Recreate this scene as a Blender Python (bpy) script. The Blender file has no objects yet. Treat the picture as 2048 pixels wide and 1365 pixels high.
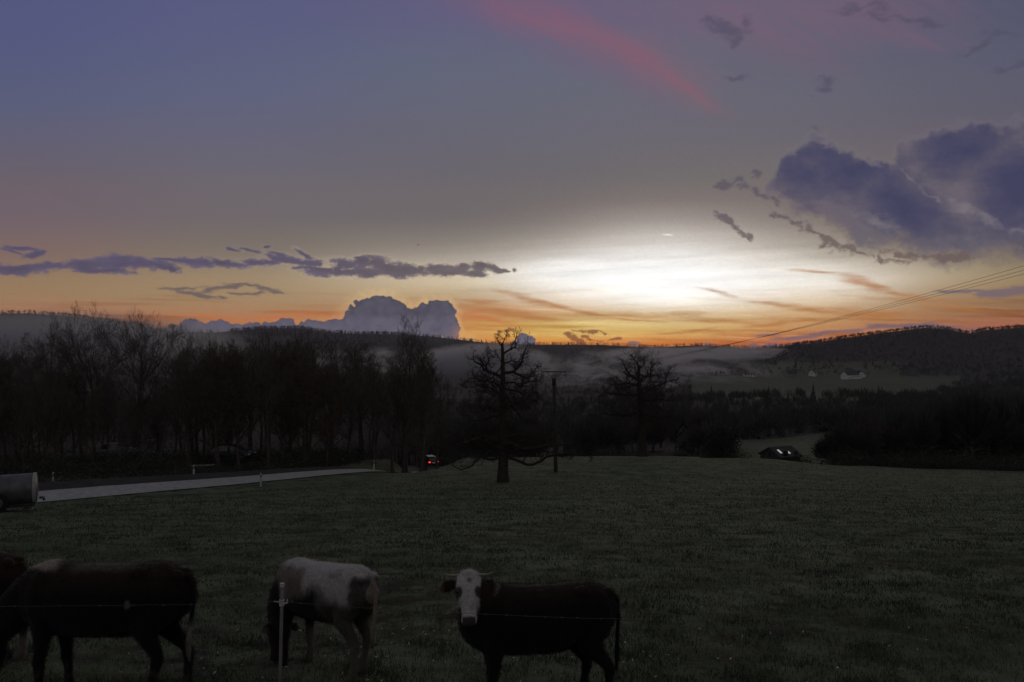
import bpy, math, random
import numpy as np
from mathutils import Vector, Matrix, Euler

SC = bpy.context.scene
COL = SC.collection
R = math.radians
FPX = 1593.0            # focal length of the 2048 px wide photograph, in its pixels
HZ = 690.0              # row of the true horizon

# ------------------------------------------------------------------ camera
cam_data = bpy.data.cameras.new('camera')
cam_data.sensor_width = 36.0
cam_data.lens = 36.0 * FPX / 2048.0
cam_data.clip_start = 0.1
cam_data.clip_end = 12000
cam = bpy.data.objects.new('camera', cam_data)
COL.objects.link(cam)
cam.location = (0, 0, 0)
cam.rotation_euler = (R(90) + math.atan((HZ - 682.5) / FPX), 0, 0)
SC.camera = cam
SC.view_settings.view_transform = 'Standard'
SC.view_settings.look = 'None'
SC.view_settings.exposure = 0.0
SC.view_settings.gamma = 1.0
SC.cycles.max_bounces = 5
SC.cycles.diffuse_bounces = 3
SC.cycles.glossy_bounces = 2
SC.cycles.volume_bounces = 0
SC.cycles.transparent_max_bounces = 6
SC.cycles.use_denoising = True
SC.cycles.volume_step_rate = 1.0
SC.cycles.volume_max_steps = 96

def lin(c):
    return tuple(((v / 255.0) / 12.92 if v <= 10.31 else ((v / 255.0 + 0.055) / 1.055) ** 2.4) for v in c)

def azel(col, row):
    u = (col - 1024.0) / FPX; w = (HZ - row) / FPX
    return math.atan(u), math.atan(w / math.sqrt(1 + u * u))

# ------------------------------------------------------------------ small node language
class NG:
    def __init__(s, nt): s.nt = nt; s.l = nt.links
    def n(s, t, **k):
        nd = s.nt.nodes.new(t)
        for a, b in k.items(): setattr(nd, a, b)
        return nd
    def put(s, sock, v):
        if isinstance(v, bpy.types.NodeSocket): s.l.new(v, sock)
        else: sock.default_value = v
    def m(s, op, a, b=None, c=None, clamp=False):
        nd = s.n('ShaderNodeMath', operation=op, use_clamp=clamp)
        s.put(nd.inputs[0], a)
        if b is not None: s.put(nd.inputs[1], b)
        if c is not None: s.put(nd.inputs[2], c)
        return nd.outputs[0]
    def v(s, op, a, b=None, out=0):
        nd = s.n('ShaderNodeVectorMath', operation=op)
        s.put(nd.inputs[0], a)
        if b is not None:
            s.put(nd.inputs[3 if op == 'SCALE' else 1], b)
        return nd.outputs['Value'] if op in ('LENGTH', 'DOT_PRODUCT', 'DISTANCE') else nd.outputs[0]
    def noise(s, vec, scale, detail=3, rough=0.5, color=False, dist=0.0):
        nd = s.n('ShaderNodeTexNoise')
        s.put(nd.inputs['Vector'], vec); nd.inputs['Scale'].default_value = scale
        nd.inputs['Detail'].default_value = detail; nd.inputs['Roughness'].default_value = rough
        nd.inputs['Distortion'].default_value = dist
        return nd.outputs['Color' if color else 'Fac']
    def csep(s, col):
        nd = s.n('ShaderNodeSeparateColor'); s.put(nd.inputs[0], col); return nd.outputs
    def cmul(s, col, f):
        if isinstance(f, bpy.types.NodeSocket):
            nd = s.n('ShaderNodeCombineColor')
            for i in range(3): s.put(nd.inputs[i], f)
            f = nd.outputs[0]
        else: f = (f, f, f, 1)
        return s.mix(1.0, col, f, 'MULTIPLY')
    def ramp(s, fac, stops, interp='LINEAR'):
        nd = s.n('ShaderNodeValToRGB'); nd.color_ramp.interpolation = interp
        e = nd.color_ramp.elements
        stops = sorted(stops)
        e[0].position = stops[0][0]; e[0].color = tuple(stops[0][1]) + (1,)
        e[1].position = stops[-1][0]; e[1].color = tuple(stops[-1][1]) + (1,)
        for p, c in stops[1:-1]:
            x = e.new(p); x.color = tuple(c) + (1,)
        s.put(nd.inputs[0], fac)
        return nd.outputs[0]
    def ss(s, v, a, b, lo=0.0, hi=1.0, smooth=True):
        nd = s.n('ShaderNodeMapRange', interpolation_type='SMOOTHSTEP' if smooth else 'LINEAR')
        s.put(nd.inputs[0], v)
        for i, q in zip((1, 2, 3, 4), (a, b, lo, hi)): s.put(nd.inputs[i], q)
        return nd.outputs[0]
    def mix(s, f, a, b, blend='MIX'):
        nd = s.n('ShaderNodeMix', data_type='RGBA', blend_type=blend)
        s.put(nd.inputs[0], f); s.put(nd.inputs[6], a); s.put(nd.inputs[7], b)
        return nd.outputs[2]
    def mapping(s, vec, loc=(0, 0, 0), rot=(0, 0, 0), scale=(1, 1, 1), kind='POINT'):
        nd = s.n('ShaderNodeMapping', vector_type=kind)
        s.put(nd.inputs[0], vec)
        nd.inputs['Location'].default_value = loc
        nd.inputs['Rotation'].default_value = rot
        nd.inputs['Scale'].default_value = scale
        return nd.outputs[0]

def c4(c): return (c[0], c[1], c[2], 1.0)

# ------------------------------------------------------------------ sky
# The sky is worked out as a radiance panorama over azimuth and elevation (numpy, below) and hung in the world.
def perlin(x, y, seed=0):
    rs = np.random.RandomState(seed); N = 256
    an = rs.rand(N, N).astype(np.float32) * 6.2831853
    gx, gy = np.cos(an), np.sin(an)
    xi = np.floor(x).astype(np.int32); yi = np.floor(y).astype(np.int32)
    xf = (x - xi).astype(np.float32); yf = (y - yi).astype(np.float32)
    u = xf * xf * xf * (xf * (xf * 6 - 15) + 10); v = yf * yf * yf * (yf * (yf * 6 - 15) + 10)
    def gd(i, j):
        a = (xi + i) & 255; b = (yi + j) & 255
        return gx[a, b] * (xf - i) + gy[a, b] * (yf - j)
    n0 = gd(0, 0); n0 = n0 + (gd(1, 0) - n0) * u
    n1 = gd(0, 1); n1 = n1 + (gd(1, 1) - n1) * u
    return (n0 + (n1 - n0) * v) * 1.4
def nfbm(x, y, sx, sy, octv=5, gain=0.55, seed=0, ridge=False):
    t = 0; a = 1.0; tot = 0
    for o in range(octv):
        n = perlin(x / sx * 2 ** o + 17.3 * o, y / sy * 2 ** o + 9.1 * o, seed + o)
        if ridge: n = 1 - 2 * np.abs(n)
        t = t + a * n; tot += a; a *= gain
    return t / tot
def worley(x, y, s, seed=0):
    rs = np.random.RandomState(seed); N = 128
    px = rs.rand(N, N).astype(np.float32); py = rs.rand(N, N).astype(np.float32)
    X = x / s; Y = y / s; xi = np.floor(X).astype(np.int32); yi = np.floor(Y).astype(np.int32)
    best = np.full(X.shape, 9.0, np.float32)
    for i in (-1, 0, 1):
        for j in (-1, 0, 1):
            a = (xi + i) & 127; b = (yi + j) & 127
            d = (xi + i + px[a, b] - X) ** 2 + (yi + j + py[a, b] - Y) ** 2
            best = np.minimum(best, d)
    return np.sqrt(best)
def sst(v, a, b):
    t = np.clip((v - a) / (b - a), 0, 1); return t * t * (3 - 2 * t)

ROWS = [-900, 20, 120, 200, 280, 350, 400, 440, 480, 510, 540, 570, 600, 630, 655, 675, 690, 720, 900]
SKYT = {
  0:    [(88,88,96),(84,88,128),(86,90,125),(90,95,122),(98,97,115),(105,98,106),(114,100,106),(121,102,102),(128,105,98),(136,114,97),(144,120,96),(148,122,94),(152,122,95),(160,113,91),(160,107,91),(154,100,90),(146,96,88),(60,52,52),(30,30,30)],
  500:  [(88,88,96),(90,92,128),(93,97,126),(97,100,125),(102,102,118),(107,104,112),(112,106,107),(119,110,104),(130,118,106),(143,127,108),(153,133,108),(157,134,107),(160,134,104),(167,124,92),(176,116,80),(174,110,78),(165,100,78),(60,52,50),(30,30,30)],
  900:  [(88,88,96),(96,94,126),(98,102,122),(100,103,119),(103,103,113),(107,104,110),(113,108,107),(130,122,115),(160,150,140),(188,177,160),(206,192,170),(204,186,154),(184,154,118),(182,124,84),(200,144,86),(206,146,82),(202,110,64),(60,50,46),(30,30,30)],
  1100: [(88,88,96),(104,95,122),(100,101,121),(102,104,118),(105,105,113),(107,105,108),(115,110,107),(134,126,120),(176,167,158),(226,220,214),(254,253,251),(250,247,241),(228,212,188),(190,142,98),(212,186,114),(216,176,96),(206,112,56),(60,50,44),(30,30,30)],
  1330: [(88,88,96),(106,97,120),(103,101,117),(104,104,115),(108,106,112),(112,109,108),(125,118,113),(158,150,143),(208,201,194),(238,234,230),(256,255,254),(262,262,262),(258,257,252),(228,206,164),(216,188,124),(212,166,98),(208,114,62),(60,50,44),(30,30,30)],
  1620: [(88,88,96),(104,96,116),(100,97,114),(103,102,114),(107,104,110),(114,110,108),(124,116,110),(142,133,125),(176,166,154),(216,207,195),(240,233,223),(243,237,228),(226,206,176),(198,158,112),(190,142,96),(188,122,84),(186,106,82),(60,50,48),(30,30,30)],
  1850: [(88,88,96),(92,90,112),(94,94,112),(98,97,110),(104,100,107),(111,105,104),(122,112,103),(132,120,106),(148,134,114),(164,149,126),(174,156,128),(172,148,116),(158,130,100),(156,118,88),(166,112,84),(176,108,86),(174,102,84),(60,50,48),(30,30,30)],
  2048: [(88,88,96),(84,86,108),(90,91,110),(94,93,108),(101,96,104),(107,100,100),(114,104,98),(120,108,98),(128,114,97),(138,123,99),(144,125,97),(142,118,90),(138,110,84),(148,104,80),(164,102,82),(174,98,84),(170,94,84),(60,50,48),(30,30,30)],
}
GAIN = 1.6
AZ0, AZ1, EL0, EL1 = -0.70, 0.70, -0.06, 0.46

HAZE = 0.00008; HAZE_GLOW = 0.12
def paint_sky():
    W, H = 2100, 800
    az = np.linspace(AZ0, AZ1, W, dtype=np.float32)[None, :].repeat(H, 0)
    el = np.linspace(EL0, EL1, H, dtype=np.float32)[:, None].repeat(W, 1)
    u = np.tan(az); x = 1024 + FPX * u; y = HZ - FPX * np.tan(el) * np.sqrt(1 + u * u)
    XX, YY = x, y; sl = (slice(None), slice(None))
    def win(x0, x1, y0, y1):
        nonlocal x, y, sl
        m = (XX > x0) & (XX < x1) & (YY > y0) & (YY < y1)
        i = np.where(m.any(1))[0]; j = np.where(m.any(0))[0]
        sl = (slice(i[0], i[-1] + 1), slice(j[0], j[-1] + 1)); x = XX[sl]; y = YY[sl]
    cols = sorted(SKYT)
    def col_of(c, yy):
        A = np.array([lin(v) for v in SKYT[c]])
        return np.stack([np.interp(yy, ROWS, A[:, k]) for k in range(3)], -1)
    # columns blended smoothly, rows bent a little so nothing is ruler straight
    ysm = y + 8 * nfbm(x, y, 500, 120, 3, seed=3) * sst(y, 300, 600) - (x - 1024) * 0.0
    ysm = ysm - 30 * np.clip(((x - 1330) / 340) ** 2, 0, 1.3) * sst(y, 370, 440) * sst(y, 580, 500)
    xw = x + 80 * nfbm(x, y, 600, 160, 3, seed=8)
    base = col_of(cols[0], ysm)
    for i in range(1, len(cols)):
        t = sst(xw, cols[i - 1], cols[i])[..., None]
        base = base * (1 - t) + col_of(cols[i], ysm) * t
    S = base.astype(np.float32)
    # soften the row interpolation kinks
    def box(A, r, ax):
        c = np.cumsum(np.pad(A, [(r + 1, r) if i == ax else (0, 0) for i in range(3)], mode='edge'), axis=ax, dtype=np.float64)
        n = A.shape[ax]
        return ((np.take(c, np.arange(2 * r + 1, 2 * r + 1 + n), ax) - np.take(c, np.arange(0, n), ax)) / (2 * r + 1)).astype(np.float32)
    for _ in range(3): S = box(S, 55, 1)
    for _ in range(3): S = box(S, 7, 0)
    def over(a, c, k=1.0):
        nonlocal S
        c = np.asarray(c, np.float32)
        if c.ndim == 1: c = np.array(lin(c), np.float32)
        a = (np.clip(a, 0, 1) * k)[..., None]
        S[sl] = S[sl] * (1 - a) + c * a
    def mul(a, c):
        nonlocal S
        a = np.clip(a, 0, 1)[..., None]; S[sl] = S[sl] * (1 - a + a * np.array(c, np.float32))
    def F(blobs, X, Y, k=0.15):
        acc = np.full(X.shape, -6.0, np.float32)
        for b in blobs:
            cx, cy, rx, ry = b[:4]; an = R(b[4]) if len(b) > 4 else 0.0; w = b[5] if len(b) > 5 else 1.0
            dx = X - cx; dy = Y - cy; ca, sa = math.cos(an), math.sin(an)
            f = w - np.sqrt(((dx * ca + dy * sa) / rx) ** 2 + ((-dx * sa + dy * ca) / ry) ** 2)
            h = np.clip(k - np.abs(acc - f), 0, None) / k
            acc = np.maximum(acc, f) + h * h * k * 0.25
        return acc
    def warp(amp, sx, sy, seed, o=4, asp=1.0):
        return x + amp * nfbm(x, y, sx, sy, o, 0.55, seed), y + amp / asp * nfbm(x, y, sx, sy, o, 0.55, seed + 50)
    win(-200, 2300, 540, 740)
    low = sst(y, 560, 640) * sst(y, 712, 680)
    # ---- flat warm streaks near the horizon
    s1 = nfbm(x + y * 1.2, y - x * 0.02, 420, 15, 5, 0.6, 11)
    s2 = nfbm(x, y - x * 0.05, 260, 10, 5, 0.6, 23)
    mul(sst(s1, 0.02, 0.42) * low * 0.8, (0.72, 0.55, 0.42))
    glowx = sst(x, 880, 1100) * sst(x, 1750, 1450)
    over(sst(s2, 0.10, 0.5) * low * glowx, (236, 212, 150), 0.55)
    over(sst(s2, 0.15, 0.5) * low * (1 - glowx), (196, 138, 92), 0.35)
    # ---- pink high streak
    win(500, 2300, -90, 330)
    X, Y = warp(46, 240, 140, 31)
    pk = F([(1150,52,210,26,21),(1270,112,120,24,30,1.05),(1370,165,75,12,28,.95)], X, Y, .6)
    fib = nfbm(x * .86 + y * .5, y * .86 - x * .5, 330, 22, 5, .6, 35)
    over(sst(pk + fib * .6, -1.0, 1.2), (144, 92, 106), 0.58)
    pk = F([(1040,5,280,30,12),(1020,-10,200,60,10),(1200,110,190,60,30)], X, Y, .6)
    over(sst(pk + fib * .8, -0.5, 1.2), (118, 93, 116), 0.42)
    pk = F([(1480,50,170,60,25),(1600,70,120,22,35),(1840,66,120,20,6),(1720,20,240,60,0)], X, Y, .6)
    over(sst(pk + fib * .9, -0.5, 1.4), (124, 94, 112), 0.45)
    # ---- grey smudges top right
    X, Y = warp(34, 60, 40, 41, 5)
    gs = F([(1448,55,40,18,12),(1490,45,22,24),(1420,45,26,9),(1470,78,20,14),(1830,40,80,15,8),(1790,30,70,12),(1740,12,90,14,0,.9),(1960,88,60,12,-20),(2030,135,48,16,-8),(1470,150,26,10),(1650,160,24,18),(1630,255,16,14,0,.8),(1645,186,22,8),(2010,70,60,10)], X, Y, .3)
    over(sst(gs + nfbm(x, y, 70, 44, 6, .62, 45) * 1.5, -0.1, 1.05), (80, 76, 96), 0.62)
    # ---- brown-orange streak clouds round the glow
    win(300, 2300, 500, 720)
    X, Y = warp(20, 150, 30, 51, 4, 2.5)
    br = F([(1340,631,100,6,1),(1430,641,110,5,2),(1400,636,150,3,2),(1560,611,70,6,6),(1640,622,120,6,6),(1750,628,110,8,2),(1712,562,34,11,10),(1745,574,40,8,20),(1800,588,60,5,10),(1640,545,60,3,3,.8),
            (1060,600,60,6,16),(1110,612,60,5,16),(1170,626,80,5,10),(1250,640,80,3,3),(1000,622,90,7,7),(960,607,50,6,7),(1050,634,70,5,6),(1430,585,44,4,14,.9),(1395,662,36,3,-8),(1340,668,50,2.5,-3),(1545,648,50,4,-6),(1620,643,70,3,-3),(1850,600,120,5,2,.9),(1930,618,100,6,3,.9)], X, Y, .2)
    n = nfbm(x, y - x * .03, 120, 13, 5, .62, 55)
    a_ = sst(br * .8 + n * 1.1 + .1 * nfbm(x, y, 300, 40, 3, .5, 58), -0.55, 0.95)
    over(a_, (172, 116, 72), 0.80)
    hot = F([(960,636,55,7,4),(1000,643,70,5,6),(930,628,40,6,0),(560,634,130,5,0),(640,630,90,6,2),(420,636,120,4,3),(250,632,130,4,2)], X, Y, .3)
    over(sst(hot + n * .9, -0.2, 1.0), (196, 108, 68), 0.5)
    # ---- small dark clouds just over the ridge
    win(940, 1320, 640, 710)
    X, Y = warp(9, 26, 16, 61, 4)
    sm = F([(1136,670,11,6,20),(1150,678,14,8,35),(1162,686,10,7,30),(1172,675,9,7),(1180,681,10,5,20),(1160,662,18,3,4),(1184,665,22,4,6),(1206,668,16,3,8),(1238,677,13,4,-6),(1224,680,12,2.5,-10),(1190,682,30,1.6,-2,.9),(1019,662,13,5,-10),(1004,664,8,3)], X, Y, .15)
    over(sst(sm + nfbm(x, y, 16, 11, 5, .6, 65) * .8, 0.0, 0.42), (132, 86, 66), 0.85)
    # ---- grey-violet banks low on the right
    win(1200, 2300, 520, 720)
    X, Y = warp(14, 90, 24, 71, 5, 2)
    bv = F([(1600,676,80,5,-6),(1680,664,110,5,-5),(1790,654,100,6,-4),(1860,655,120,9,0),(1540,671,40,3,-2),(2000,587,70,13,-4),(2060,578,60,16),(1930,583,60,4,0),(1545,692,24,8),(1600,688,18,5),(1640,690,14,5),(1272,688,15,6),(1420,690,14,4),(1506,694,18,5)], X, Y, .2)
    over(sst(bv + nfbm(x, y, 70, 16, 5, .6, 75) * 1.0, -0.05, 0.6), (112, 98, 110), 0.8)
    # ---- stratus strips on the left
    win(-200, 1120, 450, 640)
    X, Y = warp(16, 60, 24, 81, 5, 2.2)
    st = F([(30,541,70,12,2),(100,533,50,9,-4),(160,530,60,12,-3),(235,524,60,15,0),(290,525,50,13,6),(330,536,30,10,12),(200,542,70,7,2),(395,524,48,10,6),(450,528,40,8,8),(520,524,40,7,4),(575,520,44,10,8),(620,526,34,9,5),(555,510,24,5,20),(605,508,22,5,28),(465,500,20,4,12),(500,500,24,4,14),(533,493,9,3),
            (650,540,44,8,-4),(700,530,44,13,5),(725,524,26,10,0),(760,532,46,18,8),(820,541,50,14),(700,545,90,11,0),(790,545,90,12),(875,540,38,14),(905,543,34,10),(925,537,14,8),(960,535,22,12,-8),(985,537,26,8,8),(1008,540,14,4,10),(955,548,22,7),(1031,540,7,6),(715,517,14,4),
            (40,497,36,4,4),(70,508,30,5,-14),(25,505,30,3,20),(345,520,60,4,6,.9),(640,537,60,5)], X, Y, .25)
    n = nfbm(x, y, 54, 26, 7, .74, 85)
    a_ = sst(st + n * 1.45, -0.22, 0.42)
    t = sst(x, 500, 1020)[..., None]
    cc = (1 - t) * np.array(lin((84, 78, 102))) + t * np.array(lin((92, 84, 90)))
    edge = sst(st + n, -0.5, 0.0) * sst(x, 300, 800)
    over(edge, (212, 190, 160), 0.22)
    cc = cc * (1 + .34 * nfbm(x, y, 46, 16, 5, .62, 88) + .22 * (1 - sst(st, -.1, .7)))[..., None]
    over(a_, cc, 0.92)
    X, Y = warp(16, 50, 20, 91, 4, 2)
    st = F([(345,579,28,3,2),(372,585,40,5,8),(400,592,46,4,10),(425,581,30,6,-10),(370,576,50,2.5,0),(455,575,40,5,-6),(490,571,40,3,4),(530,577,30,5,14),(555,586,22,3,12),(440,596,16,2.5),(485,588,30,3,6),(510,588,22,3,-10)], X, Y, .15)
    over(sst(st + nfbm(x, y, 46, 14, 6, .72, 95) * 1.2, -0.3, 0.7), (98, 90, 94), 0.85)
    # ---- big cloud, upper right
    win(1380, 2400, 180, 600)
    X, Y = warp(20, 80, 70, 101, 6)
    tp = np.array([(1300,700),(1500,470),(1526,385),(1545,345),(1560,316),(1575,296),(1600,286),(1630,268),(1655,268),(1690,290),(1715,304),(1745,312),(1775,322),(1792,308),(1802,284),(1830,270),(1870,258),(1900,245),(1940,236),(1975,246),(2000,250),(2030,232),(2060,225),(2300,205)], float)
    bt = np.array([(1300,340),(1500,376),(1530,392),(1560,408),(1600,432),(1650,456),(1700,480),(1750,500),(1800,512),(1850,520),(1950,524),(2050,520),(2300,515)], float)
    n1 = nfbm(x, y, 84, 66, 8, .72, 105); bill = .5 - worley(X, Y, 26, 7)
    ft = (Y - np.interp(X, tp[:, 0], tp[:, 1])) / 62 + n1 * .42 + bill * .22
    fb = (np.interp(X, bt[:, 0], bt[:, 1]) - Y) / 40 + n1 * 1.25 + .15
    tot = np.minimum(ft, fb)
    ft = ft + nfbm(x, y, 16, 13, 4, .7, 107) * .10; a_ = sst(ft, .0, .40) * sst(fb, -.20, .85)
    dk = np.maximum.reduce([F([(1700,345,110,62,18)], X, Y), F([(1800,400,120,60,28)], X, Y), F([(1930,300,110,62,0)], X, Y), F([(2040,370,110,110)], X, Y), F([(1610,350,60,50)], X, Y) * .7])
    inner = np.clip(.30 + dk * .75 + nfbm(x, y, 110, 70, 8, .70, 111) * .75, 0, 1)
    cs = np.array([lin(c) for c in ((104,98,108),(88,85,101),(74,74,98),(64,66,94))])
    body = np.stack([np.interp(inner, [0, .3, .65, 1.0], cs[:, k]) for k in range(3)], -1)
    lowb = (sst(fb, 1.2, .0) * sst(y, 360, 480))[..., None]
    body = body * (1 - .55 * lowb) + np.array(lin((112, 98, 98))) * .55 * lowb
    hole = sst(F([(1758,442,46,15,20),(1925,415,50,13,18),(1978,438,46,12,30),(2036,466,26,12,0),(1822,352,40,5,48,.8),(1868,392,40,5,38,.8),(1790,326,18,7,40,.8),(1740,322,30,7,20),(1648,288,22,7,0),(1560,404,30,7,30)], *warp(18, 36, 24, 123, 5), .3) + nfbm(x, y, 50, 30, 7, .74, 121) * 1.2, -.2, 1.0)
    body = body * (1 - .42 * hole[..., None]) + np.array(lin((142, 134, 136))) * .42 * hole[..., None]
    over(a_, body, 0.96)
    ln = np.exp(-((ft - 0.07) / 0.10) ** 2) * sst(y, 420, 320) * sst(x, 1500, 1580)
    over(ln, (132, 127, 134), 0.12)
    X, Y = warp(20, 36, 26, 131, 5)
    sc_ = F([(1455,368,20,8,-8),(1476,360,14,9,20),(1490,372,20,9,30),(1515,386,30,11,28),(1545,398,30,9,30),(1510,348,10,10,0,.9),(1440,432,16,8,20),(1458,444,22,10,35),(1478,460,22,9,40),(1495,472,12,7,20),(1560,430,30,6,30),(1590,446,36,8,35),(1630,462,30,9,35),(1665,488,36,11,25),(1650,488,10,7),(1700,498,44,9,20),(1760,520,14,7),(1800,525,30,9,8),(1820,512,70,12,6),(1900,515,60,12,0)], X, Y, .2)
    a_ = sst(sc_ + nfbm(x, y, 34, 24, 6, .74, 135) * 1.7, -0.1, 0.7)
    t = sst(y, 380, 500)[..., None]
    over(a_, (1 - t) * np.array(lin((94, 88, 98))) + t * np.array(lin((106, 92, 90))), 0.85)
    # ---- towering cumulus on the horizon
    win(200, 1140, 560, 760)
    X, Y = warp(5, 26, 22, 141, 4)
    Cb = [(750,640,62,44,-4),(735,620,28,26),(752,610,20,18),(753,600,9,9),(772,608,22,15),(790,618,22,14),(812,640,40,26),(826,632,10,9),(800,660,90,40),(866,634,40,30),(850,625,24,16,-20),(878,618,20,16),(893,628,17,26),(900,656,20,26),(908,668,12,16),(905,682,16,12),(914,684,7,7),
          (700,646,26,16,-20),(680,656,30,18),(640,664,50,22),(660,650,14,8),(620,660,30,18),(570,652,20,16),(560,664,40,20),(520,668,60,20),(470,668,50,18),(440,652,12,12),(430,662,40,18),(385,654,26,16),(360,664,30,14),(330,672,60,14),(700,700,260,34),
          (1046,678,12,12),(1056,688,16,14),(1036,690,16,8)]
    cf = F(Cb, X, Y, .06)
    w1 = worley(X, Y, 15, 3); w2 = worley(X + 4, Y, 7, 4); w3 = worley(x * .8, y, 24, 5)
    rsz = 0.03
    tot = cf + (0.5 - w1) * 0.30 + (0.5 - w2) * 0.15
    halo = sst(tot, -0.55, 0.0) * sst(x, 600, 760) * sst(x, 1000, 900)
    over(halo, (222, 188, 138), 0.38)
    a_ = sst(tot, 0.0, 0.05)
    sh = sst(y, 690, 600) * .8 + nfbm(x, y, 50, 40, 6, .68, 151) * .7 + (w1 - .5) * .34 + (w3 - .5) * .25 + sst(tot, .35, 0) * .35
    cs = np.array([lin(c) for c in ((104,100,112),(94,91,105),(80,78,90))])
    body = np.stack([np.interp(sh, [0, .5, 1], cs[:, k]) for k in range(3)], -1)
    lt = (np.exp(-((x - 918) / 14) ** 2) * sst(y, 640, 680))[..., None]
    body = body * (1 - .4 * lt) + np.array(lin((190, 130, 100))) * .4 * lt
    over(a_, body, 1.0)
    # ---- short vapour trail
    win(1280, 1400, 450, 490)
    a_ = np.clip(1.3 - np.hypot((x - 1336 + (y - 470)) / 11, (y - 470 - (x - 1336) * .06) / 1.3), 0, 1)
    over(a_, (258, 250, 240), 0.9)
    x, y = XX, YY; sl = (slice(None), slice(None))
    gz = sst(np.hypot((x - 1330) / 1.9, (y - 545) * 1.5), 330, 120)
    stv = nfbm(x + y * 2, y + x * .06, 380, 16, 5, .62, 161) * .22 + nfbm(x, y, 160, 30, 5, .6, 171) * .16
    S *= (1 + gz * stv * sst(y, 430, 520))[..., None]
    # fine grain, strongest round the bright part
    x, y = XX, YY
    rs = np.random.RandomState(5)
    gl = sst(np.hypot((x - 1330) / 1.7, y - 540), 420, 120) * .017 + .008
    g1 = rs.randn(H, W).astype(np.float32)
    g1[:, 1:] = (g1[:, 1:] + g1[:, :-1]) * .7; g1[1:] = (g1[1:] + g1[:-1]) * .7
    S = S * (1 + (g1 * gl)[..., None])
    gc = rs.randn(H, W, 3).astype(np.float32) * 0.012
    S = S * (1 + gc)
    S[..., 1] *= 1 - .035 * sst(YY, 150, 260) * sst(YY, 480, 420)
    # seen through the haze the horizon loses light: the sky behind it is that much brighter
    pl = np.minimum(3500.0, 78.0 / np.maximum(np.sin(el), 1e-4)); pl = np.where(el <= 0.0, 3500.0, pl)
    Tr = np.exp(-HAZE * pl)[..., None]
    S = (S - HAZE_GLOW * (1 - Tr)) / Tr
    return np.clip(S, 0, 4)

def build_world():
    w = bpy.data.worlds.new('World'); SC.world = w; w.use_nodes = True
    nt = w.node_tree; nt.nodes.clear(); g = NG(nt)
    out = g.n('ShaderNodeOutputWorld'); bg = g.n('ShaderNodeBackground')
    g.l.new(bg.outputs[0], out.inputs[0])
    tc = g.n('ShaderNodeTexCoord')
    sep = g.n('ShaderNodeSeparateXYZ'); g.l.new(tc.outputs['Generated'], sep.inputs[0])
    x, y, z = sep.outputs
    az = g.m('ARCTAN2', x, y); el = g.m('ARCSINE', z)
    E0, E1 = -0.10, 0.80
    fac = g.ss(el, E0, E1, 0.0, 1.0, smooth=False)
    cols = sorted(SKYT); acc = None
    for i, c in enumerate(cols):
        st = [(0.0, (0.01, 0.011, 0.012))]
        for r, rgb in zip(ROWS, SKYT[c]):
            p = (azel(c, r)[1] - E0) / (E1 - E0)
            if p > 0.01: st.append((min(1.0, p), tuple(v / GAIN for v in lin(rgb))))
        r_ = g.ramp(fac, st)
        acc = r_ if acc is None else g.mix(g.ss(az, azel(cols[i - 1], 600)[0], azel(c, 600)[0]), acc, r_)
    sky = g.cmul(acc, GAIN)
    back = g.ss(y, -0.4, 0.5)
    dim = g.ramp(g.ss(el, 0.0, 1.4, smooth=False), [(0.0, (0.17, 0.165, 0.17)), (0.3, (0.155, 0.155, 0.165)), (1.0, (0.115, 0.12, 0.13))])
    sky = g.mix(back, dim, sky)
    S = paint_sky(); H, W = S.shape[:2]
    im = bpy.data.images.new('sky_panorama', W, H, alpha=True, float_buffer=True)
    im.colorspace_settings.name = 'Non-Color'
    px = np.ones((H, W, 4), np.float32); px[..., :3] = S
    im.pixels.foreach_set(px.ravel()); im.update()
    U = g.ss(az, AZ0, AZ1, smooth=False); V = g.ss(el, EL0, EL1, smooth=False)
    cb = g.n('ShaderNodeCombineXYZ'); g.put(cb.inputs[0], U); g.put(cb.inputs[1], V)
    it = g.n('ShaderNodeTexImage', extension='EXTEND', interpolation='Cubic'); it.image = im
    g.put(it.inputs[0], cb.outputs[0])
    mk = g.m('MULTIPLY', g.m('MULTIPLY', g.ss(az, AZ0, AZ0 + .05), g.ss(az, AZ1, AZ1 - .05)), g.m('MULTIPLY', g.ss(el, EL0, EL0 + .02), g.ss(el, EL1, EL1 - .03)))
    mk = g.m('MULTIPLY', mk, g.ss(y, 0.0, 0.1))
    sky = g.mix(mk, sky, it.outputs[0])
    ns = g.n('ShaderNodeTexSky', sky_type='NISHITA', sun_disc=False)
    ns.sun_elevation = R(-3); ns.sun_rotation = azel(1330, 690)[0]; ns.altitude = 300
    g.l.new(g.mix(0.006, sky, ns.outputs[0], 'ADD'), bg.inputs[0]); bg.inputs[1].default_value = 1.0
    w.cycles.sampling_method = 'MANUAL'; w.cycles.sample_map_resolution = 1024
build_world()

# ------------------------------------------------------------------ last light: the sun is behind the ridge, only its wide afterglow is left
sd = bpy.data.lights.new('sun', 'SUN'); sd.energy = 0.20; sd.angle = R(24); sd.color = (1.0, 0.80, 0.62)
sun = bpy.data.objects.new('sun', sd); COL.objects.link(sun)
_a, _e = azel(1330, 570)
_d = Vector((math.sin(_a) * math.cos(_e), math.cos(_a) * math.cos(_e), math.sin(_e)))
sun.rotation_euler = _d.to_track_quat('Z', 'Y').to_euler()

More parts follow.
